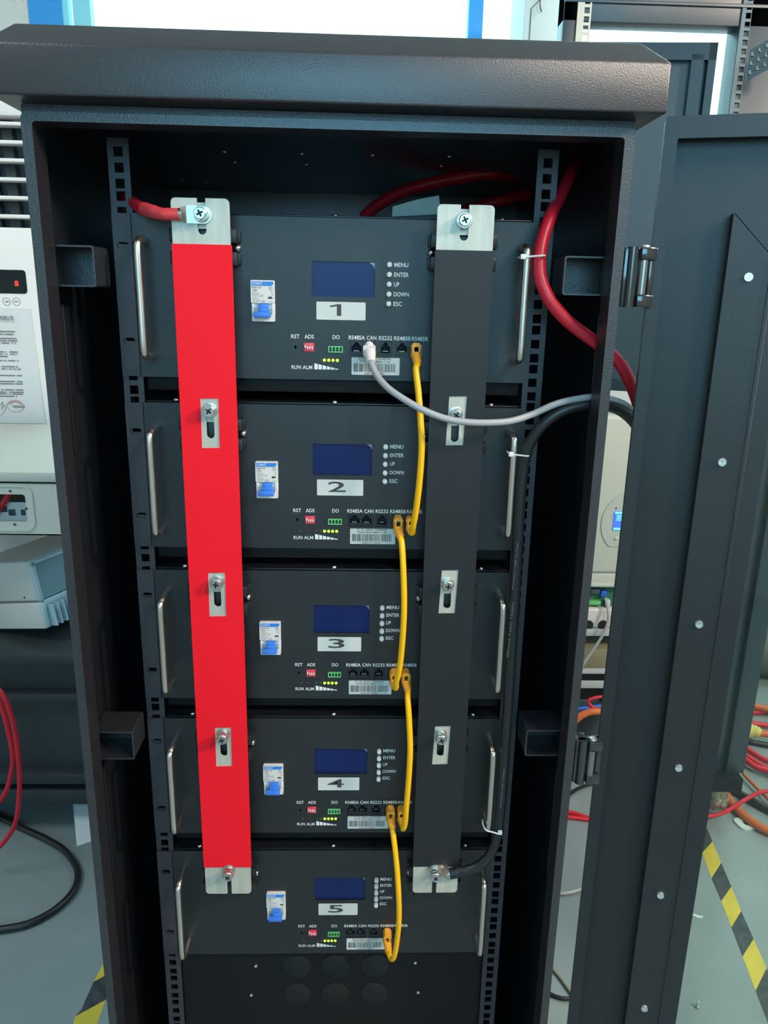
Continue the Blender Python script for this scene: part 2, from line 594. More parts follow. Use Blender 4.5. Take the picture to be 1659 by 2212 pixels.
# square stub tubes that carry the rails
for x0, x1, z0, z1 in ((-298, -248, 98, 139.5), (-298, -246, -469, -430), (245, 298, 100, 140), (244, 298, -463.5, -426.5)):
    tb = MB()
    tb.plate(rrect(x0, x1, z0, z1, 3), [rrect(x0 + 1.8, x1 - 1.8, z0 + 1.8, z1 - 1.8, 2)], -54, -6)
    tb.box(x0 + 1.8, x1 - 1.8, -9, -7, z0 + 1.8, z1 - 1.8)
    xs = x1 if x0 < 0 else x0
    tb.cyl((xs - 0.4, -32, (z0 + z1) / 2), (xs + 0.4, -32, (z0 + z1) / 2), 1.6, n=10)
    tb.build('rail_bracket', 'cabinet_paint', cab)
# stamped stiffeners along the left and right walls
for sx in (-1, 1):
    st = MB()
    for za, zb in ((88, -400), (-490, -1180)):
        for o in (0, 1):
            yA, yB = -56 + o * 3, -34 + o * 3
            poly = [(yA, za), (yB, za), (yB, za - 180), (yB + 9, za - 205), (yB + 9, zb + 60), (yB, zb + 25), (yA, zb)]
            if o == 0:
                st.prism(poly, 'x', sx * 298, sx * 294.5)
        st.box(min(sx * 298, sx * 295), max(sx * 298, sx * 295), -26, -21, za - 176, za - 8, 1)
    st.build('wall_stiffener', 'cabinet_inside', cab)
# plate with six knock-outs under the lowest battery
vp = MB().box(-221, 221, 9, 11, ZB + 42, -829.5).build('vent_plate', 'case_paint', cab)
for z in (-859.5, -911.6):
    for x in (-54, 3.4, 61.5):
        MB().lathe([(20.6, 0), (20.6, 0.6), (19.8, 1.0)], (x, 9, z), (0, -1, 0), 40).build('knockout_disc', 'disc_mesh', vp)
for x, z in ((-113.4, -858), (-121.6, -912), (121.7, -854.5), (127.6, -910)):
    s = MB()
    screw_geo(s, x, 9, z, 2.3, 1.4)
    s.build('plate_screw', 'zinc_screw', vp)

# door, swung almost flat to the right
TH = math.radians(16)
DX0, DY0 = 329.5, -75.0


def D(u, w, z):
    return Vector((DX0 + u * math.cos(TH) - w * math.sin(TH), DY0 - u * math.sin(TH) - w * math.cos(TH), z))


MD = Matrix(((math.cos(TH), math.sin(TH), 0, DX0), (-math.sin(TH), math.cos(TH), 0, DY0), (0, 0, 1, 0), (0, 0, 0, 1)))
# in door space: x = across the door, y = depth (towards -y is towards the viewer), z up
dw, dt, dbm = 592.0, 272.0, -1235.0
gl0, gl1, gt, gb = 141.0, dw - 141.0, 118.0, -1080.0          # glass opening
door = MB()
door.plate([(0, dbm), (dw, dbm), (dw, dt), (0, dt)], [[(gl0, gb), (gl1, gb), (gl1, gt), (gl0, gt)]], 20, 22, M=MD)
door = door.build('door', 'door_paint', cab)
rim = MB()
rim.plate(rrect(0, dw, dbm, dt, 3), [rrect(13, dw - 13, dbm + 22, dt - 20.5, 0.6, 1)], 0, 2, M=MD)
rim.plate(rrect(0, dw, dbm, dt, 3), [rrect(1.6, dw - 1.6, dbm + 1.6, dt - 1.6, 2)], 2, 22, M=MD)
rim.build('door_rim', 'door_paint', door)
# clamp strips round the glass, mitred
c0u, c1u, ct, cbz = 74.0, dw - 74.0, 182.0, -1150.0
for quad, nm in (
        ([(c0u, cbz), (gl0 - 4, gb), (gl0 - 4, gt), (c0u, ct)], 'l'),
        ([(c1u, cbz), (c1u, ct), (gl1 + 4, gt), (gl1 + 4, gb)], 'r'),
        ([(c0u + 1.2, ct), (gl0 - 3, gt), (gl1 + 3, gt), (c1u - 1.2, ct)], 't'),
        ([(c0u + 1.2, cbz), (c1u - 1.2, cbz), (gl1 + 3, gb), (gl0 - 3, gb)], 'b')):
    cs = MB()
    cs.prism(quad, 'y', 0 + (0.8 if nm in 'tb' else 0), 19.5, M=MD)
    if nm == 'l':
        cs.box(gl0 - 26, gl0 - 22, -1.2, 0.5, gb - 20, gt + 20, 0.5, 1, M=MD)
    cs.build('clamp_strip', 'door_paint', door)
for u in (95.5, c1u - 21):
    for z in (121, -70, -259.5, -448, -634.6, -818, -1003):
        s = MB()
        screw_geo(s, u, 0, z, 4.6, 3.0, 0.2, M=MD)
        s.build('door_screw', 'zinc_screw', door)
MB().box(gl0 - 12, gl1 + 12, 22.5, 27, gb - 12, gt + 12, M=MD).build('glass_pane', 'pane_glass', door)
# hinges
for zc in (119, -455):
    hg = MB()
    hg.box(300, 316, -80, -60, zc - 30, zc + 30, 2)
    hg.cyl((309, -78, zc - 30), (309, -78, zc + 30), 6)
    hg.box(316, 333, -84, -66, zc + 17, zc + 30, 2)
    hg.box(316, 333, -84, -66, zc - 30, zc - 17, 2)
    hg.box(327, 333, -80, -66, zc - 20, zc + 20, 1)
    h = hg.build('hinge', 'hinge_black', cab)
    MB().cyl((321, -79, zc - 17), (321, -79, zc + 17), 5.2).build('hinge_pin', 'pin_steel', h)
    s = MB()
    s.lathe([(5.0, 0), (4.5, 1.5), (2, 2.4)], (322, -76, zc + 30), (0, 0, 1), 14)
    s.build('pin_head', 'zinc_screw', h)

# ------------------------------------------------------------------ battery modules
PITCH = 206.7


def port_shape(cx, z0, z1, w, tab):
    """stepped socket outline"""
    h = z1 - z0
    a, b2 = w / 2, w / 2 * 0.62
    c = w / 2 * 0.36
    return [(cx - a, z0), (cx + a, z0), (cx + a, z0 + h * .62), (cx + b2, z0 + h * .62), (cx + b2, z0 + h * .82),
            (cx + c, z0 + h * .82), (cx + c, z1), (cx - c, z1), (cx - c, z0 + h * .82), (cx - b2, z0 + h * .82),
            (cx - b2, z0 + h * .62), (cx - a, z0 + h * .62)]


def make_module():
    r = thing('battery_module', (0, 0, 0), 'x', 'battery')
    # front panel
    sc = rrect(-25.6, 45.3, 93.2, 131.2)
    pa, pb, pc = (17.6, 47.4, 28.7, 44.3), (51.4, 66.2, 28.6, 44.6), (70.4, 100.4, 28.8, 44.4)
    f = MB()
    f.plate(rrect(-222, 222, 0, 177, 1.2), [sc] + [rrect(*q) for q in (pa, pb, pc)] + [rrect(-45.9, -43.7, 34.9, 38.5)], 0, 2.5)
    f.box(-221, 221, 2.5, 18, 174.4, 176.8)
    f.box(-221, 221, 2.5, 9, 0.2, 2.2)
    f.build('front_panel', 'panel_paint', r)
    c = MB()
    c.box(-218, 218, 9.5, 12, -16, 0, 0.8)
    c.box(-218, 218, 30, 420, -16, 172)
    c.build('case', 'case_paint', r)
    l = MB()
    l.box(-219, 219, 2.0, 422, 177.2, 179.4, 0.8)
    l = l.build('lid', 'gloss_black', r)
    for x in (-186, 0, 186):
        s = MB()
        s.lathe([(3.4, 0), (3.2, 1.2), (2.2, 2.2), (0.6, 2.3)], (x, 7.5, 179.4), (0, 0, 1), 14)
        s.build('lid_screw', 'bright_steel', l)
    e = MB()
    e.plate(rrect(-243.5, -223.2, 0.5, 176.5, 1), [rrect(-239.5, -226.5, z - 3.5, z + 3.5, 3.2) for z in (143, 40)], -0.5, 2)
    e.build('mounting_ear', 'ear_paint', r)
    for sx in (-1, 1):
        zt, zb = (148.5, 24.5) if sx < 0 else (150, 27)
        pts = [(sx * 207.5, 0, zt), (sx * 207.8, -22, zt), (sx * 208.2, -30, zt - 3), (sx * 208.6, -34, zt - 11),
               (sx * 208.6, -34, (zt + zb) / 2), (sx * 208.6, -34, zb + 11), (sx * 208.2, -30, zb + 3), (sx * 207.8, -22, zb), (sx * 207.5, 0, zb)]
        MB().tube(pts, 4.4, 14, 5).build('handle', 'brushed_steel', r)
    # screen
    d = MB()
    d.box(-26.5, 46.2, 2.6, 6, 92.3, 132)
    d = d.build('display_screen', 'screen_blue', r)
    MB().add([(38.5, 2.3, 130.8), (44.9, 2.3, 130.8), (44.9, 2.3, 124.5), (42.8, 2.3, 128.2)], [(0, 1, 2, 3)]).build('film_corner', 'film_clear', d)
    for z, n in ((128.9, 'MENU'), (118.3, 'ENTER'), (107.8, 'UP'), (97.1, 'DOWN'), (86.6, 'ESC')):
        MB().lathe([(3.0, 0), (3.0, 4.2), (2.7, 5.0), (2.0, 5.4)], (61.2, 0, z), (0, -1, 0), 20).build('button', 'button_white', r)
    # lettering
    t = MB()
    yt = -0.25
    for s, x0, x1 in (('RST', -49.6, -40), ('ADS', -34.3, -23.7), ('DO', -2.2, 5.9), ('RS485A', 16.3, 34.9), ('CAN', 37, 48.1),
                      ('RS232', 50.8, 66.2), ('RS485B', 68.4, 87.4), ('RS485B', 88.7, 107.4)):
        t.text(s, x0, x1, 46.3, 50.9, yt)
    for s, x1, z in (('MENU', 82.5, 126.6), ('ENTER', 83.2, 116.1), ('UP', 72.8, 105.6), ('DOWN', 84, 94.9), ('ESC', 76.5, 84.4)):
        t.text(s, 66.7, x1, z, z + 4.7, yt)
    t.text('RUN', -49.5, -38.8, 11.8, 16.1, yt)
    t.text('ALM', -36.8, -25.6, 11.8, 16.1, yt)
    n = 6
    for k in range(n):
        xa = -23.2 + k * 4.78
        xb = xa + 3.95
        za = 18.7 - (xa + 23.2) / 28.4 * 6.2
        zb = 18.7 - (xb + 23.2) / 28.4 * 6.2
        t.add([(xa, yt, 11.8), (xb, yt, 11.8), (xb, yt, zb), (xa, yt, za)], [(0, 1, 2, 3)])
    t.build('printed_lettering', 'ink_white', r)
    # indicator lights
    for k, x in enumerate((-42.0, -34.4, -22.0, -17.0, -11.6, -6.6, -1.7, 3.3)):
        mt = 'led_red' if k == 1 else ('led_lit' if k > 3 else 'led_off')
        rr = 1.75 if k > 3 else 1.25
        MB().ball((x, -0.2, 22.4), rr, (1, 0.8, 1), 14).build('indicator_light', mt, r)
    # dip switch
    q = MB()
    q.box(-35.4, -23.3, -1.2, 0.5, 32, 41.7, 0.4)
    q = q.build('dip_switch', 'dip_red', r)
    for k in range(4):
        x = -33.4 + k * 2.6
        zz = 36.2 if k else 37.4
        MB().box(x - 0.75, x + 0.75, -2.2, -1.2, zz - 1.7, zz + 1.7, 0.3).build('dip_slider', 'ink_white', q)
    p = MB()
    p.text('ON', -33.4, -30.6, 39.4, 40.9, -1.3)
    p.text('DIP', -28.9, -25.3, 39.4, 40.9, -1.3)
    for k in range(4):
        p.text(str(k + 1), -34.0 + k * 2.6, -33.0 + k * 2.6, 32.5, 33.9, -1.3)
    p.build('dip_print', 'stamp_red', q)
    # terminal block
    q = MB()
    hs = []
    for k in range(4):
        x = -4.6 + k * 3.95
        hs.append([(x - 1.4, 32.6), (x + 1.4, 32.6), (x + 1.4, 36.2), (x + 0.7, 36.8), (x + 0.9, 37.6), (x - 0.9, 37.6), (x - 0.7, 36.8), (x - 1.4, 36.2)])
    q.plate(rrect(-7.2, 9.7, 31.4, 38.6, 0.4, 2), hs, -2.2, -0.2)
    q = q.build('terminal_block', 'terminal_green', r)
    MB().box(-6.9, 9.4, -0.8, -0.1, 31.7, 38.3).build('block_socket', 'dark_cavity', q)
    for k in range(4):
        x = -4.6 + k * 3.95
        MB().box(x - 0.3, x + 0.3, -1.6, -0.8, 34.2, 34.9).build('block_pin', 'zinc_screw', q)
    # network ports
    for (x0, x1, z0, z1), cs in ((pa, (25.2, 39.8)), (pb, (58.8,)), (pc, (77.9, 92.6))):
        q = MB()
        wv = 11.4 if len(cs) > 1 else 10.4
        q.plate(rrect(x0 + .25, x1 - .25, z0 + .25, z1 - .25), [port_shape(cx, z0 + (4.2 if len(cs) > 1 else 3.0), z1 - 1.2, wv, 0) for cx in cs], 0.6, 12)
        q = q.build('network_port', 'black_plastic', r)
        MB().box(x0 + .3, x1 - .3, 12, 13, z0 + .3, z1 - .3).build('port_back', 'dark_cavity', q)
        for cx in cs:
            MB().box(cx - 3.2, cx + 3.2, 4, 9, z0 + 4.6, z0 + 5.0).build('port_contact', 'zinc_screw', q)
    # number sticker
    q = MB()
    q.plate(rrect(-20.6, 35.2, 67.8, 87.6, 1.2), [], -0.3, 0.02)
    q.build('number_label', 'label_stock', r)
    # serial number sticker
    q = MB()
    q.plate(rrect(19.8, 75.6, 6.4, 26.2, 1.0), [], -0.3, 0.02)
    q = q.build('serial_label', 'label_stock', r)
    p = MB()
    p.text('51.2V 200Ah 10240Wh', 28, 65.5, 23.6, 26.1, -0.45)
    p.text('P16S100A-9865-1.14', 29.5, 64, 20.4, 22.9, -0.45)
    rnd = random.Random(7)
    x = 22.3
    while x < 70:
        w = rnd.choice((0.35, 0.35, 0.7, 1.05))
        p.add([(x, -0.45, 10.0), (x + w, -0.45, 10.0), (x + w, -0.45, 19.4), (x, -0.45, 19.4)], [(0, 1, 2, 3)])
        x += w + rnd.choice((0.4, 0.45, 0.7, 1.0))
    p.build('barcode_print', 'ink_dark', q)
    # circuit breaker
    bx0, bx1, bz0, bz1 = -93.6, -67.0, 64.6, 109.4
    q = MB()
    q.plate(rrect(bx0, bx1, 84.6, bz1, 1.3), [], -5, 0)
    q.plate(rrect(bx0 + .7, bx1 - .2, bz0, 72.3, 1.3), [], -5, 0)
    q.box(bx0 + 0.4, bx0 + 3.4, -4.2, 0, 72.0, 84.8, 0.6)
    q.box(bx1 - 4.0, bx1 + 0.1, -4.2, 0, 72.0, 84.8, 0.6)
    q.box(bx0 + 3, bx1 - 3.2, -1.4, 0, 72.0, 84.8)
    q.box(bx0 + 3.2, bx0 + 8.6, -2.6, -1, 77.8, 84.6)
    q.box(bx1 - 7.4, bx1 - 4.1, -2.6, -1, 77.8, 84.6)
    q = q.build('circuit_breaker', 'breaker_white', r)
    g = MB()
    g.box(bx0 + 8.4, bx1 - 7, -8.5, -1, 76, 84.0, 0.6)
    g.box(bx0 + 8.8, bx1 - 6.7, -11.0, -3, 74, 79.6, 0.8)
    g.box(bx0 + 3.4, bx1 - 4.4, -14.0, -5.5, 69.2, 75.2, 1.0)
    g.build('toggle', 'breaker_blue', q)
    g = MB()
    g.plate([(bx0 + .9, 103.4), (bx1 - 3.4, 103.4), (bx1 - 1.3, 105.6), (bx1 - 1.3, 108.0), (bx0 + .9, 108.0)], [], -5.3, -4.9)
    g.build('blue_band', 'breaker_band', q)
    g = MB()
    g.text('CHNT', bx0 + 1.7, bx0 + 13.4, 104.3, 107.3, -5.45)
    g.build('brand_lettering', 'ink_white', q)
    g = MB()
    yb = -5.2
    g.text('NXB-125', bx0 + 1.3, bx0 + 11.9, 100.4, 102.5, yb)
    g.text('125A', bx0 + 1.6, bx0 + 7.3, 97.4, 99.5, yb)
    g.box(bx0 + 1.6, bx0 + 6.6, yb, yb + .1, 96.7, 96.85)
    for k, (s, w) in enumerate((('230V~ 50Hz', 8.0), ('Icn 6000A  Icu 7.5kA', 12.6), ('Uimp 4kV  In=125A C', 12.6))):
        g.text(s, bx0 + 1.7, bx0 + 1.7 + w, 94.7 - k * 1.75, 95.7 - k * 1.75, yb)
    g.box(bx0 + 1.6, bx0 + 6.2, yb, yb + .1, 90.4, 90.55)
    for k, (s, w) in enumerate((('IEC 60947-2', 7.6), ('GB/T 14048.2', 8.6), ('CCC CE 10', 6.4))):
        g.text(s, bx0 + 1.7, bx0 + 1.7 + w, 88.7 - k * 1.75, 89.7 - k * 1.75, yb)
    g.text('I ON', bx0 + 11, bx0 + 15.6, 86.8, 87.8, yb)
    g.text('O OFF', bx0 + 11, bx0 + 16, 85.3, 86.3, yb)
    g.plate(circ(bx1 - 4.2, 100.7, 2.3, 24), [circ(bx1 - 4.2, 100.7, 2.05, 24)], yb, yb + .1)
    g.text('CC', bx1 - 5.6, bx1 - 2.8, 99.8, 101.6, yb)
    g.tube([(bx1 - 3.0, yb, 98.2), (bx1 - 2.8, yb, 97), (bx1 - 3.4, yb, 96.4), (bx1 - 2.3, yb, 95), (bx1 - 2.4, yb, 94), (bx1 - 3.6, yb, 93)], 0.14, 6, 3)
    g.tube([(bx1 - 7.5, yb, 86.2), (bx1 - 5, yb, 86.2), (bx1 - 4, yb, 86.8), (bx1 - 2, yb, 86.2)], 0.12, 6, 3)
    g.build('rating_print', 'ink_grey', q)
    MB().box(bx1 - 7.3, bx1 - 2.7, -5.3, -4.9, 89.5, 91.7, 0.15, 1).build('status_flag', 'ink_dark', q)
    # terminal holders behind the two bars
    for sx in (-1, 1):
        q = MB()
        xc = sx * 142
        q.box(xc - 30, xc + 30, -24, 0, 120, 163, 1)
        for za, zb in ((147.5, 161.5), (124, 138)):
            q.box(xc - 36.5, xc + 36.5, -17, 0, za, zb, 0.8)
            q.box(xc - 38.5, xc + 38.5, -6, 0, za + 1, zb - 1, 0.8)
        q = q.build('terminal_holder', 'black_plastic', r)
        s = MB()
        s.lathe([(4.4, 0), (4.3, 2.5), (3.4, 4.6), (1.6, 5.8), (0.2, 6.0)], (sx * 108.0, -1, 142.6), (sx * -0.35, -1, 0), 18)
        s.build('holder_screw', 'bright_steel', q)
        s = MB()
        s.plate(rrect(xc + sx * 4 * -1 - 7.5, xc - sx * 4 + 7.5, 160, 186.2, 1), [], -29.4, -26)
        s.build('terminal_tab', 'tin_plate', q)
    return r


DIG = {1: ('1', -5.2, 7.6), 2: ('2', -7.4, 14.2), 3: ('3', -6.8, 14.0), 4: ('4', -8.0, 14.4), 5: ('5', -6.6, 14.6)}
SER = {1: 'A669-2111-00005', 2: 'A669-2111-00003', 3: 'A669-2111-00002', 4: 'A669-2111-00004', 5: 'A669-2111-00001'}


def dup(o, parent=None):
    c = o.copy()
    COL.objects.link(c)
    c.parent = parent
    for ch in list(o.children):
        dup(ch, c)
    return c


mod1 = make_module()
mods = [mod1]
for k in range(1, 5):
    mm = dup(mod1)
    mods.append(mm)
WORD = {1: 'topmost battery module, with sticker 1, grey network plug in its port row',
        2: 'second battery module from the top, with number sticker 2',
        3: 'middle battery module of the five, with number sticker 3',
        4: 'fourth battery module from the top, with number sticker 4',
        5: 'lowest battery module, with number sticker 5, above the plate of discs'}
for k, mm in enumerate(mods):
    mm.location.z = (0 - PITCH * k - FLOOR) / 1000
    tag(mm, 'black rack ' + WORD[k + 1], 'battery', 'rack battery modules in the cabinet')
    lab = [c for c in mm.children if c.name.startswith('number_label')][0]
    ser = [c for c in mm.children if c.name.startswith('serial_label')][0]
    d, x0, x1 = DIG[k + 1]
    g = MB()
    g.text(d, x0, x1, 72.3 - PITCH * k, 85.2 - PITCH * k, -0.45)
    g.build('numeral', 'ink_dark', lab)
    g = MB()
    g.text(SER[k + 1], 34.5, 57.5, 7.1 - PITCH * k, 9.0 - PITCH * k, -0.45)
    g.build('serial_print', 'ink_dark', ser)

# ------------------------------------------------------------------ busbars
Z5 = [174.6 - PITCH * k for k in range(5)]


def slotpoly(xc, za, zb, w):
    """vertical rounded slot, za lower end, zb upper end"""
    r = w / 2
    out = []
    for k in range(9):
        t = math.pi + math.pi * k / 8
        out.append((xc + r * math.cos(t), za + r + r * math.sin(t)))
    for k in range(9):
        t = math.pi * k / 8
        out.append((xc + r * math.cos(t), zb - r + r * math.sin(t)))
    return out


def busbar(sx, name, label, sleeve, sl_label):
    r = thing(name, (sx * 140.5, -30, -691), label, 'busbar', 'busbars')
    xc = sx * 140.5
    xs = sx * 139.3
    x0, x1 = xc - 30.6, xc + 30.6
    top, bot = 190.2, -691.5
    # outline with the two open slots
    o = []
    rr = 5.0
    def arc(cx, cz, a0, a1):
        for k in range(6):
            t = math.radians(a0 + (a1 - a0) * k / 5)
            o.append((cx + rr * math.cos(t), cz + rr * math.sin(t)))
    w = 4.5
    w2 = 3.0
    o.append((xs - w2, bot)); o.append((xs - w2, bot + 40))
    for k in range(1, 6):
        t = math.pi - math.pi * k / 6
        o.append((xs + w2 * math.cos(t), bot + 40 + w2 * math.sin(t)))
    o.append((xs + w2, bot + 40)); o.append((xs + w2, bot))
    arc(x1 - rr, bot + rr, -90, 0)
    arc(x1 - rr, top - rr, 0, 90)
    o.append((xs + w, top)); o.append((xs + w, 158.5))
    for k in range(1, 8):
        t = -math.pi * k / 8
        o.append((xs + w * math.cos(t), 158.5 + w * math.sin(t)))
    o.append((xs - w, 158.5)); o.append((xs - w, top))
    arc(x0 + rr, top - rr, 90, 180)
    arc(x0 + rr, bot + rr, 180, 270)
    hol = [slotpoly(xs, Z5[k] - 33, Z5[k] + 6.5, 9) for k in (1, 2, 3)]
    p = MB()
    p.plate(o, hol, -33, -30)
    p.build('metal_bar', 'tin_plate', r)
    s = MB()
    zc = {-1: (-47.8, -255.6, -464.5), 1: (-40.6, -249.5, -461.5)}[sx]
    wins = []
    for k, z in enumerate(zc):
        xw = xs + (0.0 if sx < 0 else 0.8)
        sh = 0.7 if sx > 0 else 0.0
        wins.append([(xw - 10.3 - sh, z - 28.5), (xw + 10 - sh, z - 28), (xw + 10.4 + sh, z + 28.5), (xw - 9.8 + sh, z + 28)])
    s.plate(rrect(x0 - 0.9, x1 + 0.9, -648, 144.2, 0.8, 2), wins, -34.1, -29)
    sl = s.build('insulating_sleeve', sleeve, r)
    sl['label'] = sl_label
    for k, z in enumerate(Z5):
        bt = MB()
        xb = sx * 138.6
        long = 4.0 if (k >= 3) else 0.0
        lug = 3.2 if ((sx < 0 and k == 0) or (sx > 0 and k == 4)) else 0.0
        y0 = -33 - lug
        zz = z - 0.5
        bt.lathe([(8.6, 0), (8.6, 1.3), (8.2, 1.5), (7.0, 1.6), (7.0, 3.6), (6.6, 3.9), (6.2, 4.0), (6.2, 4.0 + long), (7.6, 4.3 + long), (7.6, 5.2 + long)], (xb, y0, zz), (0, -1, 0), 24)
        hexa = [(xb + 7.6 * math.cos(math.radians(60 * q + 15)), zz + 7.6 * math.sin(math.radians(60 * q + 15))) for q in range(6)]
        yh = y0 - 5.0 - long
        bt.plate(hexa, [], yh - 4.0, yh)
        bt.lathe([(6.6, 0), (6.2, 0.7), (5.4, 1.0)], (xb, yh - 4.0, zz), (0, -1, 0), 24)
        bt.plate(circ(xb, zz, 5.6, 24), [cross(xb, zz, 3.6, 0.95, 0.45 + 0.5 * k)], yh - 6.4, yh - 5.0)
        bo = bt.build('terminal_bolt', 'bright_steel', r)
        MB().plate(circ(xb, zz, 4.2, 16), [], yh - 5.15, yh - 5.05).build('bolt_recess', 'dark_cavity', bo)
    return r


busbar(-1, 'busbar', 'long vertical busbar in a red insulating sleeve, bolted down left side of modules', 'red_sleeve', 'red insulating sleeve')
busbar(1, 'busbar', 'long vertical busbar in a black insulating sleeve, bolted down right side of modules', 'black_sleeve', 'black insulating sleeve')

# ------------------------------------------------------------------ power cables
def cable_thing(name, label, cat, pts, r, material, group=None, sub=8, n=14):
    o = MB().tube(pts, r, n, sub).build(name, material)
    return tag(o, label, cat, group)


def PP(lst):
    return [P(a, b, Y=c) for a, b, c in lst]


# red cable with lug at the top of the red bar
t = thing('power_cable', P(430, 462, Y=-36), 'short red power cable with crimped lug bolted on top of red busbar', 'cable', 'red power cables')
MB().tube(PP([(262, 428, 60), (282, 434, 20), (300, 446, -12), (322, 455, -28), (345, 461, -37)]), 6.4, 16).build('cable', 'cable_red', t)
MB().tube(PP([(312, 452, -24), (330, 457, -33), (350, 462, -38.5), (366, 462.5, -39.5), (388, 463, -39.5)]), [7.3, 7.3, 7.2, 7.1, 7.0, 7.0, 6.9, 6.9, 6.8, 6.8, 6.8, 6.6, 6.3, 6.1], 18, 8).build('heat_shrink', 'shrink_red', t)
lg = MB()
a, bq = P(387, 462, Y=-39.5), P(404, 462, Y=-36)
lg.cyl(a, P(394, 462, Y=-39.5), 6.1, 6.3, 18)
zl = a.z
lx0, lx1 = P(392, 462, Y=-39).x, P(403, 462, Y=-35).x
lg.add([(lx0, -45, zl - 5.8), (lx0, -45, zl + 5.8), (lx1, -36.4, zl + 8.8), (lx1, -36.4, zl - 8.8),
        (lx0, -34, zl - 5.8), (lx0, -34, zl + 5.8), (lx1, -33.2, zl + 8.8), (lx1, -33.2, zl - 8.8)],
       [(0, 1, 2, 3), (7, 6, 5, 4), (0, 3, 7, 4), (1, 5, 6, 2), (0, 4, 5, 1), (3, 2, 6, 7)])
pts = [(lx1 - 1, zl - 8.8), (-138, zl - 8.8)]
pts += [(-138 + 10.0 * math.sin(math.radians(q)), zl - 10.0 * math.cos(math.radians(q)) * 0.9) for q in range(15, 180, 15)]
pts += [(-138, zl + 8.8), (lx1 - 1, zl + 8.8)]
lg.plate(pts, [], -36.3, -33.1)
lg.build('cable_lug', 'bright_steel', t)

cable_thing('power_cable', 'thick red power cable curving down past the right rail and out through the side wall', 'cable',
            PP([(1242, 352, 130), (1230, 380, 70), (1205, 435, 14), (1190, 466, -14), (1170, 528, -28), (1166, 590, -36), (1183, 640, -42), (1217, 685, -43),
                (1262, 722, -42), (1300, 750, -40), (1338, 785, -36), (1362, 828, -26), (1380, 880, -8), (1392, 950, 20), (1398, 1060, 60)]), 7.0, 'cable_red', 'red power cables', n=18)
cable_thing('power_cable', 'dim red power cable arching behind the top of the topmost battery', 'cable',
            PP([(785, 470, 300), (815, 444, 290), (870, 414, 275), (940, 394, 260), (1020, 379, 250), (1080, 373, 250), (1120, 374, 300), (1145, 380, 420)]), 8.5, 'cable_red', 'red power cables', n=16)
cable_thing('power_cable', 'faint dark red cable lying deepest inside the cabinet, behind the black busbar top', 'cable',
            PP([(985, 462, 400), (1040, 444, 400), (1100, 428, 400), (1160, 412, 420)]), 9.0, 'cable_red', 'red power cables', n=16)
cd_ = MB()
q = PP([(847, 468, 40), (953, 462, 40), (948, 422, 48), (905, 430, 47), (848, 446, 44)])
cd_.add([tuple(v) for v in q] + [(v.x, v.y + 1.2, v.z) for v in q], [(0, 1, 2, 3, 4), (9, 8, 7, 6, 5), (0, 5, 6, 1), (1, 6, 7, 2), (2, 7, 8, 3), (3, 8, 9, 4), (4, 9, 5, 0)])
tag(cd_.build('card_tag', 'card_grey'), 'grey green card lying on the topmost battery beside the black busbar', 'card')

# black cable with lug at the foot of the black bar
t = thing('power_cable', P(940, 1888, Y=-36), 'thick black power cable running up from the foot of the black busbar', 'cable')
kp = PP([(985, 1882, -38), (1012, 1879, -40), (1036, 1868, -41), (1058, 1846, -41), (1072, 1815, -40), (1079, 1770, -38), (1086, 1690, -36), (1092, 1600, -36),
         (1099, 1500, -36), (1105, 1400, -36), (1111, 1300, -36), (1117, 1200, -36), (1122, 1110, -36), (1128, 1030, -36), (1140, 968, -38), (1170, 920, -42),
         (1210, 890, -44), (1255, 876, -44), (1300, 874, -42), (1340, 886, -34), (1372, 915, -20), (1392, 960, 0), (1402, 1040, 30)])
MB().tube(kp, 6.6, 18, 6).build('cable', 'cable_black', t)
MB().tube(PP([(972, 1887, -37.5), (990, 1884, -38.5), (1002, 1881, -39.5)]), 7.3, 18, 4).build('heat_shrink', 'black_plastic', t)
lg = MB()
z5 = Z5[4] - 0.5
e = P(972, 1887, Y=-37.5)
lg.cyl(e, (e.x - 5, e.y, e.z), 6.6, 6.6, 18)
lg.add([(e.x - 3, -44.5, z5 - 6.4), (e.x - 3, -44.5, z5 + 6.4), (e.x - 12, -36.4, z5 + 9), (e.x - 12, -36.4, z5 - 9),
        (e.x - 3, -34, z5 - 6.4), (e.x - 3, -34, z5 + 6.4), (e.x - 12, -33.2, z5 + 9), (e.x - 12, -33.2, z5 - 9)],
       [(3, 2, 1, 0), (4, 5, 6, 7), (4, 7, 3, 0), (2, 6, 5, 1), (1, 5, 4, 0), (7, 6, 2, 3)])
pts = [(e.x - 11, z5 - 9), (e.x - 11, z5 + 9), (138.6, z5 + 9)]
pts += [(138.6 - 10 * math.sin(math.radians(q)), z5 + 9 * math.cos(math.radians(q))) for q in range(15, 180, 15)] + [(138.6, z5 - 9)]
lg.plate(pts, [], -36.3, -33.1)
lg.build('cable_lug', 'bright_steel', t)
pr = MB()
for s, a, c in (('Attention High Voltage', (1118, 1172), (1108, 1275)), ('50mm2 125C 1500V', (1109, 1300), (1096, 1420)),
                ('Attention High Voltage', (1089, 1660), (1081, 1745))):
    q0, q1 = P(*a, Y=-43.4), P(*c, Y=-43.4)
    ax = (q1 - q0).normalized()
    up = Vector((-ax.z, 0, ax.x))
    L = (q1 - q0).length
    M = Matrix(((-ax.x, 0, -up.x, q1.x), (0, 1, 0, q1.y), (-ax.z, 0, -up.z, q1.z), (0, 0, 0, 1)))
    pr.text(s, 0, L, -1.3, 1.3, 0, M=M)
pr.build('printed_lettering', 'ink_grey', t)

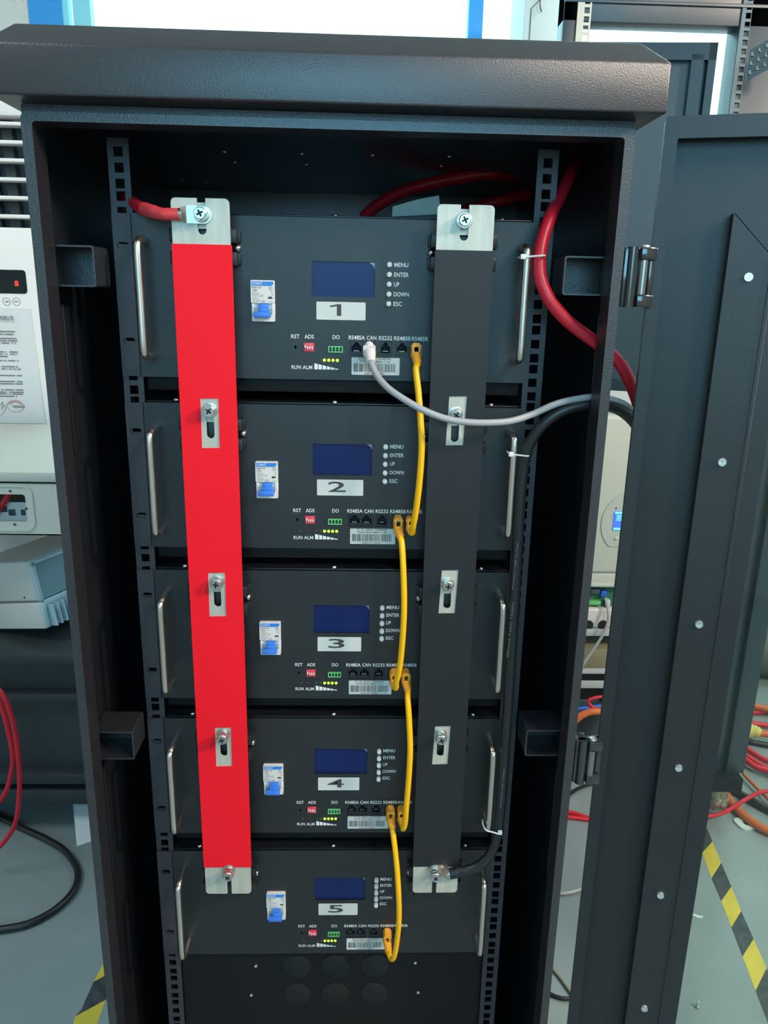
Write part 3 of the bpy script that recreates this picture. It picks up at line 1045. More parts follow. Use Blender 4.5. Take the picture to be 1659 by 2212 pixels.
# zip ties
def tie(label, loop, head):
    r = MB()
    r.tube(loop, 1.0, 8, 6)
    h = Vector(head)
    r.box(h.x - 2.8, h.x + 2.8, h.y - 2.2, h.y + 2.2, h.z - 2.6, h.z + 2.6, 0.5)
    tag(r.build('cable_tie', 'tie_white'), label, 'cable tie', 'white cable ties on the right handles')


def ring(p0, p1, yf, yb):
    a, c = Vector(p0), Vector(p1)
    return [(a.x, yb, a.z), (a.x - 1, (yf + yb) / 2, a.z), (a.x + 1.5, yf, a.z), ((a.x + c.x) / 2, yf - 0.5, (a.z + c.z) / 2), (c.x - 1.5, yf, c.z),
            (c.x + 1, (yf + yb) / 2, c.z), (c.x, yb, c.z)]


tie('white cable tie holding the red cable to the handle of the topmost battery', ring(P(1128, 555, Y=-44), P(1178, 552, Y=-44), -44.5, -24), P(1130, 554.5, Y=-45))
tie('white cable tie holding the black cable to the handle of the battery numbered 2', ring(P(1102, 981, Y=-44), P(1143, 985, Y=-44), -44.5, -26), P(1104, 981, Y=-45))
tie('white cable tie hanging loosely round the handle of the battery numbered 4', ring(P(1047, 1790, Y=-44), P(1082, 1798, Y=-44), -47, -26), P(1080, 1798, Y=-46))

# ------------------------------------------------------------------ network cables
def patch_plug(parent, x, y, z, dirx, drop):
    """orange boot hanging from a socket: frame with a window, ribbed neck below"""
    g = MB()
    w = 5.9
    out = [(x - w, z - 7), (x + w, z - 7), (x + w, z + 4.5), (x + w * .55, z + 8), (x - w * .55, z + 8), (x - w, z + 4.5)]
    g.plate(out, [rrect(x - 2.5, x + 2.5, z - 3.2, z + 3.6, 1.6, 3)], -15, -10)
    g.box(x - w, x - w + 1.6, -15, 0, z - 7, z + 4, 0.4)
    g.box(x + w - 1.6, x + w, -15, 0, z - 7, z + 4, 0.4)
    g.box(x - w, x + w, -13, 2, z - 8, z - 5, 0.4)
    g.prism([(x - w, z + 3.5), (x - w * .55, z + 7.6), (x + w * .55, z + 7.6), (x + w, z + 3.5), (x + w - 2, z + 3.5), (x + w * .4, z + 5.6), (x - w * .4, z + 5.6), (x - w + 2, z + 3.5)], 'y', -14, 0)
    e = Vector((x + dirx, y, z - drop))
    s = Vector((x, -12.5, z - 5))
    prof = [6.0, 6.1, 5.2, 6.0, 5.0, 5.7, 4.8, 5.4, 4.6, 5.0, 4.4]
    pts = [s.lerp(e, k / 10) for k in range(11)]
    g.tube(pts, prof, 16, 1)
    return g.build('plug_boot', 'boot_orange', parent), e


def patch(label, m0, x0, m1, x1, path, d0, d1):
    t = thing('patch_cable', (x0, -12, 37 - PITCH * m0), label, 'cable', 'yellow patch cables')
    _, e0 = patch_plug(t, x0, -19, 36.6 - PITCH * m0, *d0)
    _, e1 = patch_plug(t, x1, -21, 36.6 - PITCH * m1, *d1)
    pts = [e0] + PP(path) + [e1]
    MB().tube(pts, 3.75, 14, 8).build('cable', 'cable_yellow', t)


XA, XB = 78.2, 93.4
patch('yellow patch cable hanging from battery 1 to battery 2, crossed by the grey cable', 0, XB, 1, XB,
      [(899, 800, -24), (904, 850, -30), (909, 915, -38), (911, 965, -42), (907, 1030, -42), (901, 1085, -38), (896, 1118, -33), (893, 1133, -29)], (1.5, 15), (1.5, 9))
patch('yellow patch cable hanging from battery 2 to battery 3', 1, XA, 2, XA,
      [(868, 1175, -26), (871, 1225, -34), (873, 1300, -40), (871, 1360, -40), (866, 1420, -36), (861, 1455, -32), (856, 1472, -28)], (2.5, 15), (1.5, 10))
patch('yellow patch cable hanging from battery 3 to battery 4', 2, XB, 3, XB,
      [(881, 1510, -26), (884, 1560, -34), (886, 1620, -40), (883, 1680, -42), (878, 1740, -40), (875, 1778, -35), (871, 1790, -30)], (2.5, 15), (2, 11))
patch('lowest yellow patch cable, hanging from battery 4 to battery 5', 3, XA, 4, XA,
      [(851, 1815, -27), (857, 1870, -36), (861, 1930, -44), (862, 1985, -46), (858, 2030, -44), (852, 2064, -40), (846, 2072, -34), (841, 2062, -27)], (2.5, 15), (2, 16))

# grey data cable
t = thing('network_cable', (40, -12, 36), 'grey data cable sweeping from the topmost battery across the black busbar', 'cable')
g = MB()
g.plate([(33, 29.5), (47, 29.5), (47, 40), (45.6, 41), (34.4, 41), (33, 40)], [], -16, 2)
g.ball((39.7, -9, 40.2), 5.3, (1, 1, 1), 18)
e = P(801, 783, Y=-24)
s = Vector((40, -12.5, 33))
g.tube([s.lerp(e, k / 10) for k in range(11)], [7.4, 7.4, 6.9, 7.0, 6.4, 6.5, 5.8, 5.9, 5.2, 5.0, 4.6], 18, 1)
g.build('plug_boot', 'plug_grey', t)
gp = [e] + PP([(815, 812, -34), (838, 838, -46), (872, 862, -56), (915, 886, -62), (962, 904, -64), (1010, 912, -64), (1060, 913, -62), (1105, 909, -58),
              (1150, 895, -52), (1200, 873, -48), (1245, 862, -46), (1285, 858, -44), (1325, 864, -38), (1358, 880, -26), (1384, 912, -6), (1398, 980, 20)])
MB().tube(gp, 3.8, 14, 6).build('cable', 'cable_grey', t)

# ------------------------------------------------------------------ left background
# floor-standing air conditioner
YA = 1500.0
ax0, ax1 = -1420.0, P(150, 800, Y=YA).x
ac = thing('air_conditioner', ((ax0 + ax1) / 2, YA + 180, FLOOR), 'tall white floor-standing air conditioner behind the bench at left', 'air conditioner')
zl0, zl1 = P(20, 491, Y=YA).z, P(20, 250, Y=YA).z
a = MB()
a.box(ax0, ax1, YA, YA + 360, FLOOR, zl0, 6)
a.box(ax0, ax1, YA, YA + 360, zl1, 640, 6)
a.box(ax0, ax0 + 40, YA, YA + 360, zl0 - 4, zl1 + 4)
a.box(ax1 - 30, ax1, YA, YA + 360, zl0 - 4, zl1 + 4)
a.build('housing', 'ac_white', ac)
MB().box(ax0 + 30, ax1 - 25, YA + 90, YA + 340, zl0 - 2, zl1 + 2).build('air_duct', 'ac_dark', ac)
for py in (267, 307, 346, 387, 427, 467):
    z = P(20, py, Y=YA + 10).z
    MB().box(ax0 + 40, ax1 - 30, YA + 6, YA + 50, z - 5, z + 5, 2.5).build('louver', 'ac_white', ac)
for px in (22, -20, -60):
    x = P(px, 350, Y=YA + 60).x
    MB().box(x - 14, x + 14, YA + 56, YA + 84, zl0, zl1).build('vane', 'bench_dark', ac)
zd0, zd1 = P(30, 634, Y=YA).z, P(30, 583, Y=YA).z
xd = P(57, 606, Y=YA).x
dd = MB()
dd.plate(rrect(xd - 260, xd, zd0, zd1, 9), [], YA - 2, YA + 2)
dd = dd.build('display_panel', 'gloss_display', ac)
q = P(36.5, 612, Y=YA)
ic = MB()
ic.plate(circ(q.x, q.z + 2, 5.6, 18), [circ(q.x, q.z + 2, 2.0, 10)], YA - 2.6, YA - 2)
ic.plate(rrect(q.x - 6, q.x + 6, q.z - 7.5, q.z - 4), [], YA - 2.6, YA - 2)
ic.build('warning_icon', 'icon_red', dd)
for px, w in ((14.5, '功能'), (36, '换气')):
    q = P(px, 651.5, Y=YA)
    bt = MB()
    bt.plate(circ(q.x, q.z, 11.5, 28), [circ(q.x, q.z, 10.4, 28)], YA - 0.8, YA + 1)
    bt.text(w, q.x - 6, q.x + 6, q.z - 3, q.z + 3, YA - 0.5)
    bt.build('touch_button', 'ink_grey', ac)
# notice taped to it
p00, p10, p11 = P(65, 667, Y=YA - 4), P(98, 915, Y=YA - 4), P(0, 915, Y=YA - 4)
nt_ = thing('paper_notice', (p10.x - 100, YA - 4, p10.z), 'printed paper notice with a red stamp taped to the air conditioner', 'notice')
n1 = MB()
ww = 215
n1.add([(p00.x - ww, YA - 3, p00.z), (p00.x, YA - 3, p00.z), (p10.x, YA - 6, p10.z), (p10.x - ww, YA - 6, p10.z),
        (p00.x - ww, YA - 1, p00.z), (p00.x, YA - 1, p00.z), (p10.x, YA - 2, p10.z), (p10.x - ww, YA - 2, p10.z)],
       [(0, 1, 2, 3), (7, 6, 5, 4), (0, 4, 5, 1), (1, 5, 6, 2), (2, 6, 7, 3), (3, 7, 4, 0)])
n1.build('sheet', 'paper', nt_)
ink = MB()
for py, x1p in ((716, 33), (722, 36), (731, 37), (736, 38), (741, 37), (760, 40), (765, 41), (770, 19), (779, 43), (792, 44), (797, 45), (811, 47), (824, 49), (829, 50),
                (842, 51), (847, 52), (851, 52), (856, 38)):
    z = P(20, py, Y=YA - 7).z
    xr = P(x1p, py, Y=YA - 7).x
    xl = xr - 150
    x = xl
    while x < xr - 3:
        w = random.uniform(2.2, 4.0)
        if random.random() < 0.86:
            ink.box(x, x + w, YA - 7, YA - 6.6, z - 1.6, z + 1.6)
        x += w + 0.9
q0, q1 = P(0, 692, Y=YA - 7), P(28, 682, Y=YA - 7)
ink.text('有限公司', q0.x, q1.x, q0.z, q1.z, YA - 7)
ink.box(q0.x - 90, q1.x + 4, YA - 7, YA - 6.8, q0.z - 3.4, q0.z - 2.8)
for k in range(5):
    z = P(40, 877 + 2.6 * (k % 2) + 3 * (k // 2), Y=YA - 7).z
    ink.box(P(27, 870, Y=YA).x + k * 5, P(55, 870, Y=YA).x, YA - 7.2, YA - 7, z - 0.9, z + 0.9) if k < 2 else None
sg = PP([(0, 876, YA - 7), (6, 868, YA - 7), (4, 884, YA - 7), (9, 874, YA - 7), (12, 882, YA - 7), (7, 892, YA - 7), (0, 897, YA - 7)])
ink.tube(sg, 0.5, 5, 4)
ink.build('printed_text', 'ink_grey', nt_)
stp = MB()
q = P(33, 877, Y=YA - 7)
ov = lambda a, b_: [(q.x + a * math.cos(t * .2094), q.z + b_ * math.sin(t * .2094)) for t in range(30)]
stp.plate(ov(26, 19), [ov(24.5, 17.5)], YA - 7.4, YA - 6.9)
for k in range(9):
    tq = math.radians(30 + 15 * k)
    stp.box(q.x + 20 * math.cos(tq) - 2, q.x + 20 * math.cos(tq) + 2, YA - 7.4, YA - 6.9, q.z + 13.5 * math.sin(tq) - 2, q.z + 13.5 * math.sin(tq) + 2)
stp.build('red_stamp', 'stamp_red', nt_)

# long low dark bench cabinet
YB = 850.0
ZBT = -765.0
zb0 = P(100, 1735, Y=YB).z
bn = thing('workbench', (-1000, YB + 300, FLOOR), 'long low dark steel bench carrying the inverters at left', 'bench')
bm_ = MB()
bx0_, bx1_ = -1700.0, -400.0
zz = [P(100, v, Y=YB).z for v in (1397, 1500, 1516, 1668, 1690, 1705)]
bm_.box(bx0_, bx1_, YB - 20, YB + 638, ZBT - 28, ZBT, 2)
bm_.box(bx0_, bx1_, YB + 30, YB + 636, zb0 + 30, ZBT - 28)
bm_.build('bench_body', 'bench_dark', bn)
bf = MB()
bf.box(bx0_, bx1_, YB, YB + 30, zz[2], zz[1], 1)
bf.box(bx0_, bx1_, YB - 8, YB + 30, zz[4], zz[3], 1)
bf.box(bx0_, bx1_, YB - 4, YB + 40, zb0, zz[5], 1)
bf.build('front_rail', 'bench_dark', bn)
for x in (bx0_ + 60, bx1_ - 40):
    for y in (YB + 40, YB + 600):
        MB().box(x - 20, x + 20, y - 20, y + 20, FLOOR, zb0 + 30).build('leg', 'bench_dark', bn)

# silver inverter lying tilted on the bench, built in its own frame (origin: lower right front corner)
YI = 880.0
qI = P(98, 1362, Y=YI)
iv = thing('inverter_unit', qI + Vector((0, 0, 4)), 'silver grey inverter with finned heat sink lying tilted on the dark bench', 'inverter', None,
           (0, math.radians(-11), math.radians(-24)))
ih = 176
b1 = MB()
b1.box(-230, 0, 0, 420, 72, ih, 7, 3)
b1.box(-230, 4, -2, 420, 0, 68, 4, 3)
b1.build('housing', 'inv_grey', iv, local=True)
MB().cyl((-42, -0.6, 84), (-42, 2, 84), 3).build('screw_hole', 'ac_dark', iv, local=True)
MB().box(-2, 5, 8, 420, 74, ih - 8).build('side_cover', 'inv_side_cyan_lit', iv, local=True)
for q in ((-1, 8, 1, 12, 72, ih - 14), (-1, 8, 14, 420, ih - 11, ih - 3), (3, 9, 0, 12, 2, 66), (3, 7, 12, 420, 58, 72)):
    MB().box(*q, 2).build('edge_flange', 'inv_silver_cyan_lit', iv, local=True)
for k in range(22):
    y = 18 + k * 17
    MB().box(0, 24, y, y + 4, 2, 58).build('heat_sink_fin', 'inv_silver_cyan_lit', iv, local=True)

# cream enclosure with a pale top on the inverter
YC = 800.0
cz0, cz1 = P(60, 1156, Y=YC).z, P(60, 1019, Y=YC).z
cx1 = P(165, 1090, Y=YC).x
zback = 640
ec = thing('enclosure_box', (cx1 - 300, YC + 300, cz0), 'off-white steel enclosure with a cut-out front, stacked on the grey inverter', 'box')
lidz = P(60, 1043, Y=YC).z
e1 = MB()
hx1, hz1, hz0 = P(54, 1072, Y=YC).x, P(30, 1068, Y=YC).z, P(30, 1127, Y=YC).z
rx1, rz1, rz0 = P(73, 1090, Y=YC).x, P(30, 1047, Y=YC).z, P(30, 1147, Y=YC).z
e1.plate([(cx1 - 620, cz0), (cx1, cz0), (cx1, lidz - 2), (cx1 - 620, lidz - 2)], [rrect(hx1 - 300, hx1, hz0, hz1, 7)], YC, YC + 3)
e1.plate(rrect(rx1 - 340, rx1, rz0, rz1, 22), [rrect(rx1 - 336, rx1 - 5, rz0 + 5, rz1 - 5, 18)], YC - 2.5, YC + 1)
e1.box(cx1 - 620, cx1, YC + zback - 3, YC + zback, cz0, lidz - 2)
e1.box(cx1 - 3, cx1, YC, YC + zback, cz0, lidz - 2)
e1.box(cx1 - 620, cx1 - 617, YC, YC + zback, cz0, lidz - 2)
e1.box(cx1 - 620, cx1, YC, YC + zback, cz0, cz0 + 3)
e1.build('body', 'box_cream', ec)
MB().box(cx1 - 628, cx1 + 4, YC - 6, YC + zback, lidz + 3, cz1, 3).build('lid', 'box_cream', ec)
dk = MB()
qa = P(20, 1080, Y=YC + 60)
dk.box(cx1 - 500, P(58, 1090, Y=YC + 60).x, YC + 60, YC + 64, cz0 + 3, P(20, 1085, Y=YC + 60).z)
dk.build('inner_bracket', 'ac_white', ec)
for px, py, w, h in ((26, 1107, 16, 15), (8, 1100, 16, 14), (50, 1107, 10, 14)):
    q = P(px, py, Y=YC + 59)
    MB().box(q.x - w / 2, q.x + w / 2, YC + 57.5, YC + 60, q.z - h / 2, q.z + h / 2, 1).build('socket_hole', 'ac_dark', ec)
for px, py in ((22, 1061), (57, 1099), (32, 1133)):
    q = P(px, py, Y=YC)
    MB().lathe([(3.4, 0), (3.2, 1.0)], (q.x, YC + 0.2, q.z), (0, -1, 0), 12).build('screw_hole', 'ac_dark', ec)
MB().tube([P(-20, 1120, Y=YC + 40), P(5, 1090, Y=YC + 40), P(20, 1065, Y=YC + 40)], 7, 12).build('inner_wire', 'cable_red', ec)

# loose things at the left on the floor
cable_thing('loose_cable', 'dark red cord looping down in front of the bench, the right one of the pair', 'cable',
            PP([(-30, 1470, 690), (5, 1500, 690), (28, 1560, 690), (40, 1640, 690), (42, 1710, 690), (34, 1775, 690), (12, 1815, 690), (-25, 1850, 690)]), 5.6, 'cable_red', 'red cords before the bench')
cable_thing('loose_cable', 'dark red cord looping down in front of the bench, the left one of the pair', 'cable',
            PP([(-30, 1485, 715), (0, 1520, 715), (18, 1580, 715), (27, 1630, 715), (24, 1670, 715), (10, 1715, 715), (-25, 1760, 715)]), 5.6, 'cable_red', 'red cords before the bench')
fl = [P(a, b_, Z=FLOOR + 9) for a, b_ in ((-60, 1742), (0, 1765), (50, 1790), (100, 1813), (140, 1838), (165, 1872), (167, 1905), (150, 1937), (112, 1970), (60, 1996), (0, 2008), (-60, 2014))]
cable_thing('floor_cable', 'black cable curving over the floor left of the cabinet', 'cable', fl, 8.6, 'cable_black')
q = PP([(157, 1733, 905), (206, 1738, 905)]) + [P(212, 1812, Z=FLOOR + 1), P(166, 1828, Z=FLOOR + 1)]
pc_ = MB()
pc_.add([tuple(v) for v in q] + [(v.x, v.y + 1.5, v.z) for v in q], [(0, 1, 2, 3), (7, 6, 5, 4), (0, 4, 5, 1), (1, 5, 6, 2), (2, 6, 7, 3), (3, 7, 4, 0)])
tag(pc_.build('paper_sheet', 'paper'), 'white paper sheet leaning under the dark bench beside the cabinet', 'paper')


# hazard tapes
def tape(label, L, R, cols):
    """L, R: lists of floor pixels for the left and right edge at each stripe border"""
    r = thing('hazard_tape', P(*L[0], Z=FLOOR), label, 'tape', 'hazard tapes on the floor')
    for i in range(len(L) - 1):
        q = [P(*L[i], Z=FLOOR + 0.5), P(*R[i], Z=FLOOR + 0.5), P(*R[i + 1], Z=FLOOR + 0.5), P(*L[i + 1], Z=FLOOR + 0.5)]
        mb = MB()
        mb.add([tuple(v) for v in q] + [(v.x, v.y, FLOOR + 0.05) for v in q], [(0, 1, 2, 3), (7, 6, 5, 4), (0, 4, 5, 1), (1, 5, 6, 2), (2, 6, 7, 3), (3, 7, 4, 0)])
        mb.build('yellow_stripe' if cols[i] else 'black_stripe', 'tape_yellow' if cols[i] else 'tape_black', r)


tape('yellow and black hazard tape on the floor right of the open door',
     [(1505, 1792), (1517, 1842), (1537, 1897), (1558, 1946), (1580, 2003), (1604, 2066), (1632, 2140), (1665, 2225)],
     [(1528, 1790), (1539, 1818), (1558, 1864), (1580, 1915), (1601, 1968), (1628, 2028), (1656, 2091), (1700, 2190)], [0, 1, 0, 1, 0, 1, 0])
tape('torn yellow and black hazard tape on the floor left of the cabinet',
     [(226, 2075), (202, 2121), (176, 2180), (162, 2196), (150, 2240)], [(250, 2062), (250, 2095), (236, 2148), (228, 2160), (200, 2240)], [1, 0, 0, 1])

# ------------------------------------------------------------------ right background
# pale cabinet beside the window
YP = 2050.0
x0, x1 = P(1130, 60, Y=YP).x, P(1218, 60, Y=YP).x
pcab = thing('storage_cabinet', ((x0 + x1) / 2, YP + 200, FLOOR), 'tall pale blue-white cabinet rising behind the roof, before the window', 'cabinet')
c = MB()
ztp = P(1130, -60, Y=YP).z
c.box(x0, x1 + 60, YP, YP + 260, FLOOR, ztp, 4)
c.build('carcass', 'pale_cabinet', pcab)
c = MB()
xs = P(1146, 40, Y=YP).x
c.prism([(xs - 1.5, FLOOR + 50), (xs + 1.5, FLOOR + 50), (xs + 1.5, P(1146, 18, Y=YP).z), (x1, ztp), (x1 - 6, ztp), (xs - 1.5, P(1146, 18, Y=YP).z)], 'y', YP - 2, YP)
c.build('door_seam', 'rack_black_hazed', pcab)
c = MB()
c.tube(PP([(1168, -10, YP - 12), (1167, 12, YP - 14), (1170, 26, YP - 12)]), 2.5, 8)
c.build('door_pull', 'rack_black_hazed', pcab)

# dark open rack behind
YR = 1250.0
rk = thing('equipment_rack', (P(1430, 300, Y=YR).x, YR + 200, FLOOR), 'dark open-frame rack behind at right with its panel door ajar', 'rack')
c = MB()
xl0, xl1 = P(1217, 40, Y=YR).x, P(1248, 40, Y=YR).x
c.box(xl0, xl1, YR, YR + 60, FLOOR, 900, 2)
zbm0, zbm1 = P(1430, 52, Y=YR).z, P(1430, -80, Y=YR).z
xr0, xr1 = P(1597, 60, Y=YR).x, P(1780, 60, Y=YR).x
c.box(xl0, xr1, YR, YR + 60, zbm0, 900, 2)
c.box(xl0, xr1, YR - 6, YR + 2, P(1430, 12, Y=YR).z, P(1430, 4, Y=YR).z, 1)
c.build('frame', 'rack_black_hazed', rk)
for pa_, pb_, dy in ((1246, 1276, -3), (1601, 1622, -3)):
    a, b_ = P(pa_, 40, Y=YR + dy).x, P(pb_, 40, Y=YR + dy).x
    c = MB()
    zs = [P(1260, 3 + 19.6 * k, Y=YR + dy).z for k in range(-3, 18)]
    mid = a + (b_ - a) * 0.68
    c.box(a, mid - 6.5, YR + dy - 2, YR + dy + 1, zs[-1] - 16, 900)
    c.box(mid + 6.5, b_, YR + dy - 2, YR + dy + 1, zs[-1] - 16, 900)
    ends = [900] + [v for z in zs for v in (z + 6.5, z - 6.5)] + [zs[-1] - 16]
    for q in range(0, len(ends), 2):
        c.box(mid - 6.5, mid + 6.5, YR + dy - 2, YR + dy + 1, ends[q + 1], ends[q])
    c.build('perforated_rail', 'rack_zinc' if pa_ < 1400 else 'rail_blue', rk)
MB().box(xr0, P(1575, 300, Y=YR).x + 240, YR, YR + 70, FLOOR + 30, 900, 2).build('right_post', 'rack_black_hazed', rk)
# diagonal perforated tray support at far right
c = MB()
q0, q1 = P(1620, 108, Y=YR - 60), P(1700, 62, Y=YR - 120)
c.add([(q0.x, q0.y, q0.z), (q1.x, q1.y, q1.z), (q1.x, q1.y, q1.z - 70), (q0.x, q0.y, q0.z - 70),
       (q0.x, q0.y + 3, q0.z), (q1.x, q1.y + 3, q1.z), (q1.x, q1.y + 3, q1.z - 70), (q0.x, q0.y + 3, q0.z - 70)],
      [(0, 1, 2, 3), (7, 6, 5, 4), (0, 4, 5, 1), (1, 5, 6, 2), (2, 6, 7, 3), (3, 7, 4, 0)])
c.build('tray_support', 'rail_blue', rk)
c = MB()
for k in range(5):
    q = q0.lerp(q1, 0.12 + 0.2 * k)
    for dz in (-14, -34, -54):
        c.box(q.x - 5, q.x + 5, q.y - 2, q.y + 2, q.z + dz - 4, q.z + dz + 4)
c.build('tray_slots', 'rack_black_hazed', rk)
# its panel door: top edge falls to the right
YD = 1150.0
c = MB()
dl, dr = P(1185, 300, Y=YD), P(1546, 96, Y=YD)
zt_l, zt_r = P(1278, 68, Y=YD).z + 14, P(1545, 96, Y=YD).z
zb_ = P(1340, 848, Y=YD).z
xl_, xr_ = P(1215, 90, Y=YD).x, dr.x
yl_, yr_ = YD + 150, YD
quad = [(xl_, yl_, zt_l), (xr_, yr_, zt_r), (xr_, yr_, zb_), (xl_, yl_, zb_)]
c.add(quad + [(a, b_ + 12, z) for a, b_, z in quad], [(0, 1, 2, 3), (7, 6, 5, 4), (0, 4, 5, 1), (1, 5, 6, 2), (2, 6, 7, 3), (3, 7, 4, 0)])
c = c.build('panel_door', 'rack_panel', rk)


def lerpq(u, v, d):
    a = Vector(quad[0]).lerp(Vector(quad[1]), u)
    b2 = Vector(quad[3]).lerp(Vector(quad[2]), u)
    q_ = a.lerp(b2, v)
    return (q_.x, q_.y - d, q_.z)


g = MB()
for u0, u1, v0, v1 in ((0, 1, 0, 0.045), (0, 1, 0.965, 1), (0.86, 0.93, 0.03, 0.97), (0.955, 1, 0, 1), (0, 0.05, 0, 1)):
    vs = [lerpq(u0, v0, 16), lerpq(u1, v0, 16), lerpq(u1, v1, 16), lerpq(u0, v1, 16), lerpq(u0, v0, 0), lerpq(u1, v0, 0), lerpq(u1, v1, 0), lerpq(u0, v1, 0)]
    g.add(vs, [(0, 1, 2, 3), (7, 6, 5, 4), (0, 4, 5, 1), (1, 5, 6, 2), (2, 6, 7, 3), (3, 7, 4, 0)])
g.build('door_border', 'rack_black_hazed', c)

# wall inverter with lit screen seen through the gap
YV = 1050.0
vx0, vx1 = P(1255, 1050, Y=YV).x, P(1415, 1050, Y=YV).x
vz0, vz1 = P(1320, 1240, Y=YV).z, P(1320, 896, Y=YV).z
iv2 = thing('solar_inverter', ((vx0 + vx1) / 2, YV + 100, vz0), 'cream inverter with a lit blue screen, seen between cabinet and open door', 'inverter')
c = MB()
c.box(vx0, vx1, YV, YV + 200, vz0, vz1, 12, 3)
c.build('housing', 'inverter_cream', iv2)
c = MB()
c.box(vx0 + 4, vx1 - 4, YV + 6, YV + 190, vz0 - 30, vz0, 4)
c.box(vx0, vx1, YV - 4, YV + 200, vz0 - 36, vz0 - 28, 2)
c.build('base_tray', 'inverter_cream', iv2)
qc = P(1375, 1130, Y=YV)
pl = []
for k in range(40):
    t_ = 2 * math.pi * k / 40
    pl.append((qc.x + 96 * math.cos(t_), max(qc.z - 66, qc.z + 96 * math.sin(t_))))
c = MB()
c.plate(pl, [], YV - 3, YV + 1)
dsc = c.build('control_dial', 'inverter_disc', iv2)
qa, qb = P(1323.5, 1145, Y=YV - 4), P(1360, 1105, Y=YV - 4)
MB().plate(rrect(qa.x, qb.x, qa.z, qb.z, 3), [], YV - 6, YV - 2).build('lcd_screen', 'lcd_lit', dsc)
c = MB()
c.box(qa.x + 1, qb.x, YV - 6.6, YV - 6, qb.z - 6, qb.z - 1)
c.box(qa.x + 1, qb.x, YV - 6.6, YV - 6, qa.z + 1, qa.z + 7)
for k in range(5):
    zt = qb.z - 10 - k * 3.6
    c.box(qa.x + 6, qb.x - 4, YV - 6.6, YV - 6, zt - 0.8, zt + 0.8)
c.build('lcd_bars', 'lcd_cyan', dsc)
q = P(1331, 1098, Y=YV - 3)
MB().lathe([(2.4, 0), (2, 1.5)], (q.x, YV - 3, q.z), (0, -1, 0), 10).build('status_lamp', 'ac_dark', dsc)
q = P(1331, 1163, Y=YV - 3)
MB().lathe([(6, 0), (5.4, 2), (4, 3)], (q.x, YV - 3, q.z), (0, -1, 0), 14).build('push_button', 'inverter_cream', dsc)

# shelf stand below it
YS = 1050.0
sh = thing('shelf_stand', (P(1350, 1400, Y=YS).x, YS + 200, FLOOR), 'dark shelf stand with pale shelf edges below the cream inverter', 'shelf')
sx0, sx1 = P(1240, 1400, Y=YS).x, P(1400, 1400, Y=YS).x


def zpx(v, Y=YS):
    return P(1300, v, Y=Y).z


for a, b_ in ((1374, 1361), (1456, 1449), (1487, 1472)):
    MB().box(sx0, sx1, YS, YS + 320, zpx(a), zpx(b_), 1).build('shelf_board', 'grey_shelf', sh)
for a, b_ in ((1471, 1457), (1512, 1488)):
    MB().box(sx0, sx1, YS + 4, YS + 300, zpx(a), zpx(b_)).build('drawer_front', 'case_paint', sh)
for x in (sx0 + 12, sx1 - 12):
    MB().box(x - 10, x + 10, YS + 280, YS + 300, FLOOR, zpx(1361) + 150).build('upright', 'case_paint', sh)
    MB().box(x - 10, x + 10, YS + 8, YS + 28, FLOOR, zpx(1512)).build('leg', 'case_paint', sh)
kb = MB()
kb.box(sx0 + 4, sx1 - 20, YS + 14, YS + 300, zpx(1449) + 0.5, zpx(1408), 3)
tag(kb.build('storage_box', 'khaki'), 'khaki storage box on the shelf stand under the cream inverter', 'box')
bb = MB()
bb.box(sx0 + 6, sx1 - 30, YS + 10, YS + 280, zpx(1361) + 0.5, zpx(1318), 8, 3)
bb = bb.build('power_supply', 'inv_grey')
tag(bb, 'grey power supply with round black fan grilles on the top shelf', 'power supply')
for px in (1271, 1303, 1340):
    q = P(px, 1351, Y=YS + 8)
    MB().lathe([(15, 0), (14, 3), (5, 3.4)], (q.x, YS + 11, q.z), (0, -1, 0), 18).build('fan_grille', 'dark_cavity', bb)
cb = thing('terminal_board', P(1300, 1300, Y=YS + 30), 'green terminal board hanging under the cream inverter', 'circuit board')
q0, q1 = P(1262, 1314, Y=YS + 30), P(1400, 1270, Y=YS + 30)
MB().box(q0.x, q1.x, YS + 30, YS + 34, q0.z, q1.z).build('board', 'pcb_green', cb)
for px, py, w, h, mt in ((1285, 1276, 24, 13, 'ac_dark'), (1303, 1281, 16, 16, 'cable_blue'), (1283, 1301, 34, 11, 'terminal_green'), (1312, 1302, 12, 20, 'clip_white')):
    q = P(px, py, Y=YS + 22)
    MB().box(q.x - w / 2, q.x + w / 2, YS + 14, YS + 30, q.z - h / 2, q.z + h / 2, 1).build('connector', mt, cb)
cable_thing('data_cable', 'thin grey cord hanging from the green terminal board', 'cable',
            PP([(1308, 1292, YS + 12), (1314, 1320, YS - 10), (1313, 1345, YS - 20), (1300, 1375, YS - 24), (1280, 1405, YS - 24), (1262, 1432, YS - 24), (1245, 1462, YS - 20)]), 4.0, 'cable_grey')

# black sheeting and cords on the floor behind the gap
bs = MB()
rn = random.Random(3)
nx, ny = 16, 10
vs, fs = [], []
pa_, pb_ = P(1225, 1630, Z=FLOOR), P(1430, 1560, Z=FLOOR)
for j in range(ny):
    for i in range(nx):
        u, v = i / (nx - 1), j / (ny - 1)
        x = 640 + u * 560
        y = 1150 + v * 420
        h = 12 + 150 * math.exp(-((u - .45) ** 2) * 5 - ((v - .6) ** 2) * 6) + rn.uniform(-9, 9)
        if i in (0, nx - 1) or j in (0, ny - 1):
            h = 2
        vs.append((x, y, FLOOR + max(h, 1.5)))
for j in range(ny - 1):
    for i in range(nx - 1):
        fs.append((j * nx + i, j * nx + i + 1, (j + 1) * nx + i + 1, (j + 1) * nx + i))
bs.add(vs, fs)
n_ = len(vs)
bs.add([(a, b_, FLOOR + 0.6) for a, b_, z in vs], [tuple(reversed(f)) for f in fs])
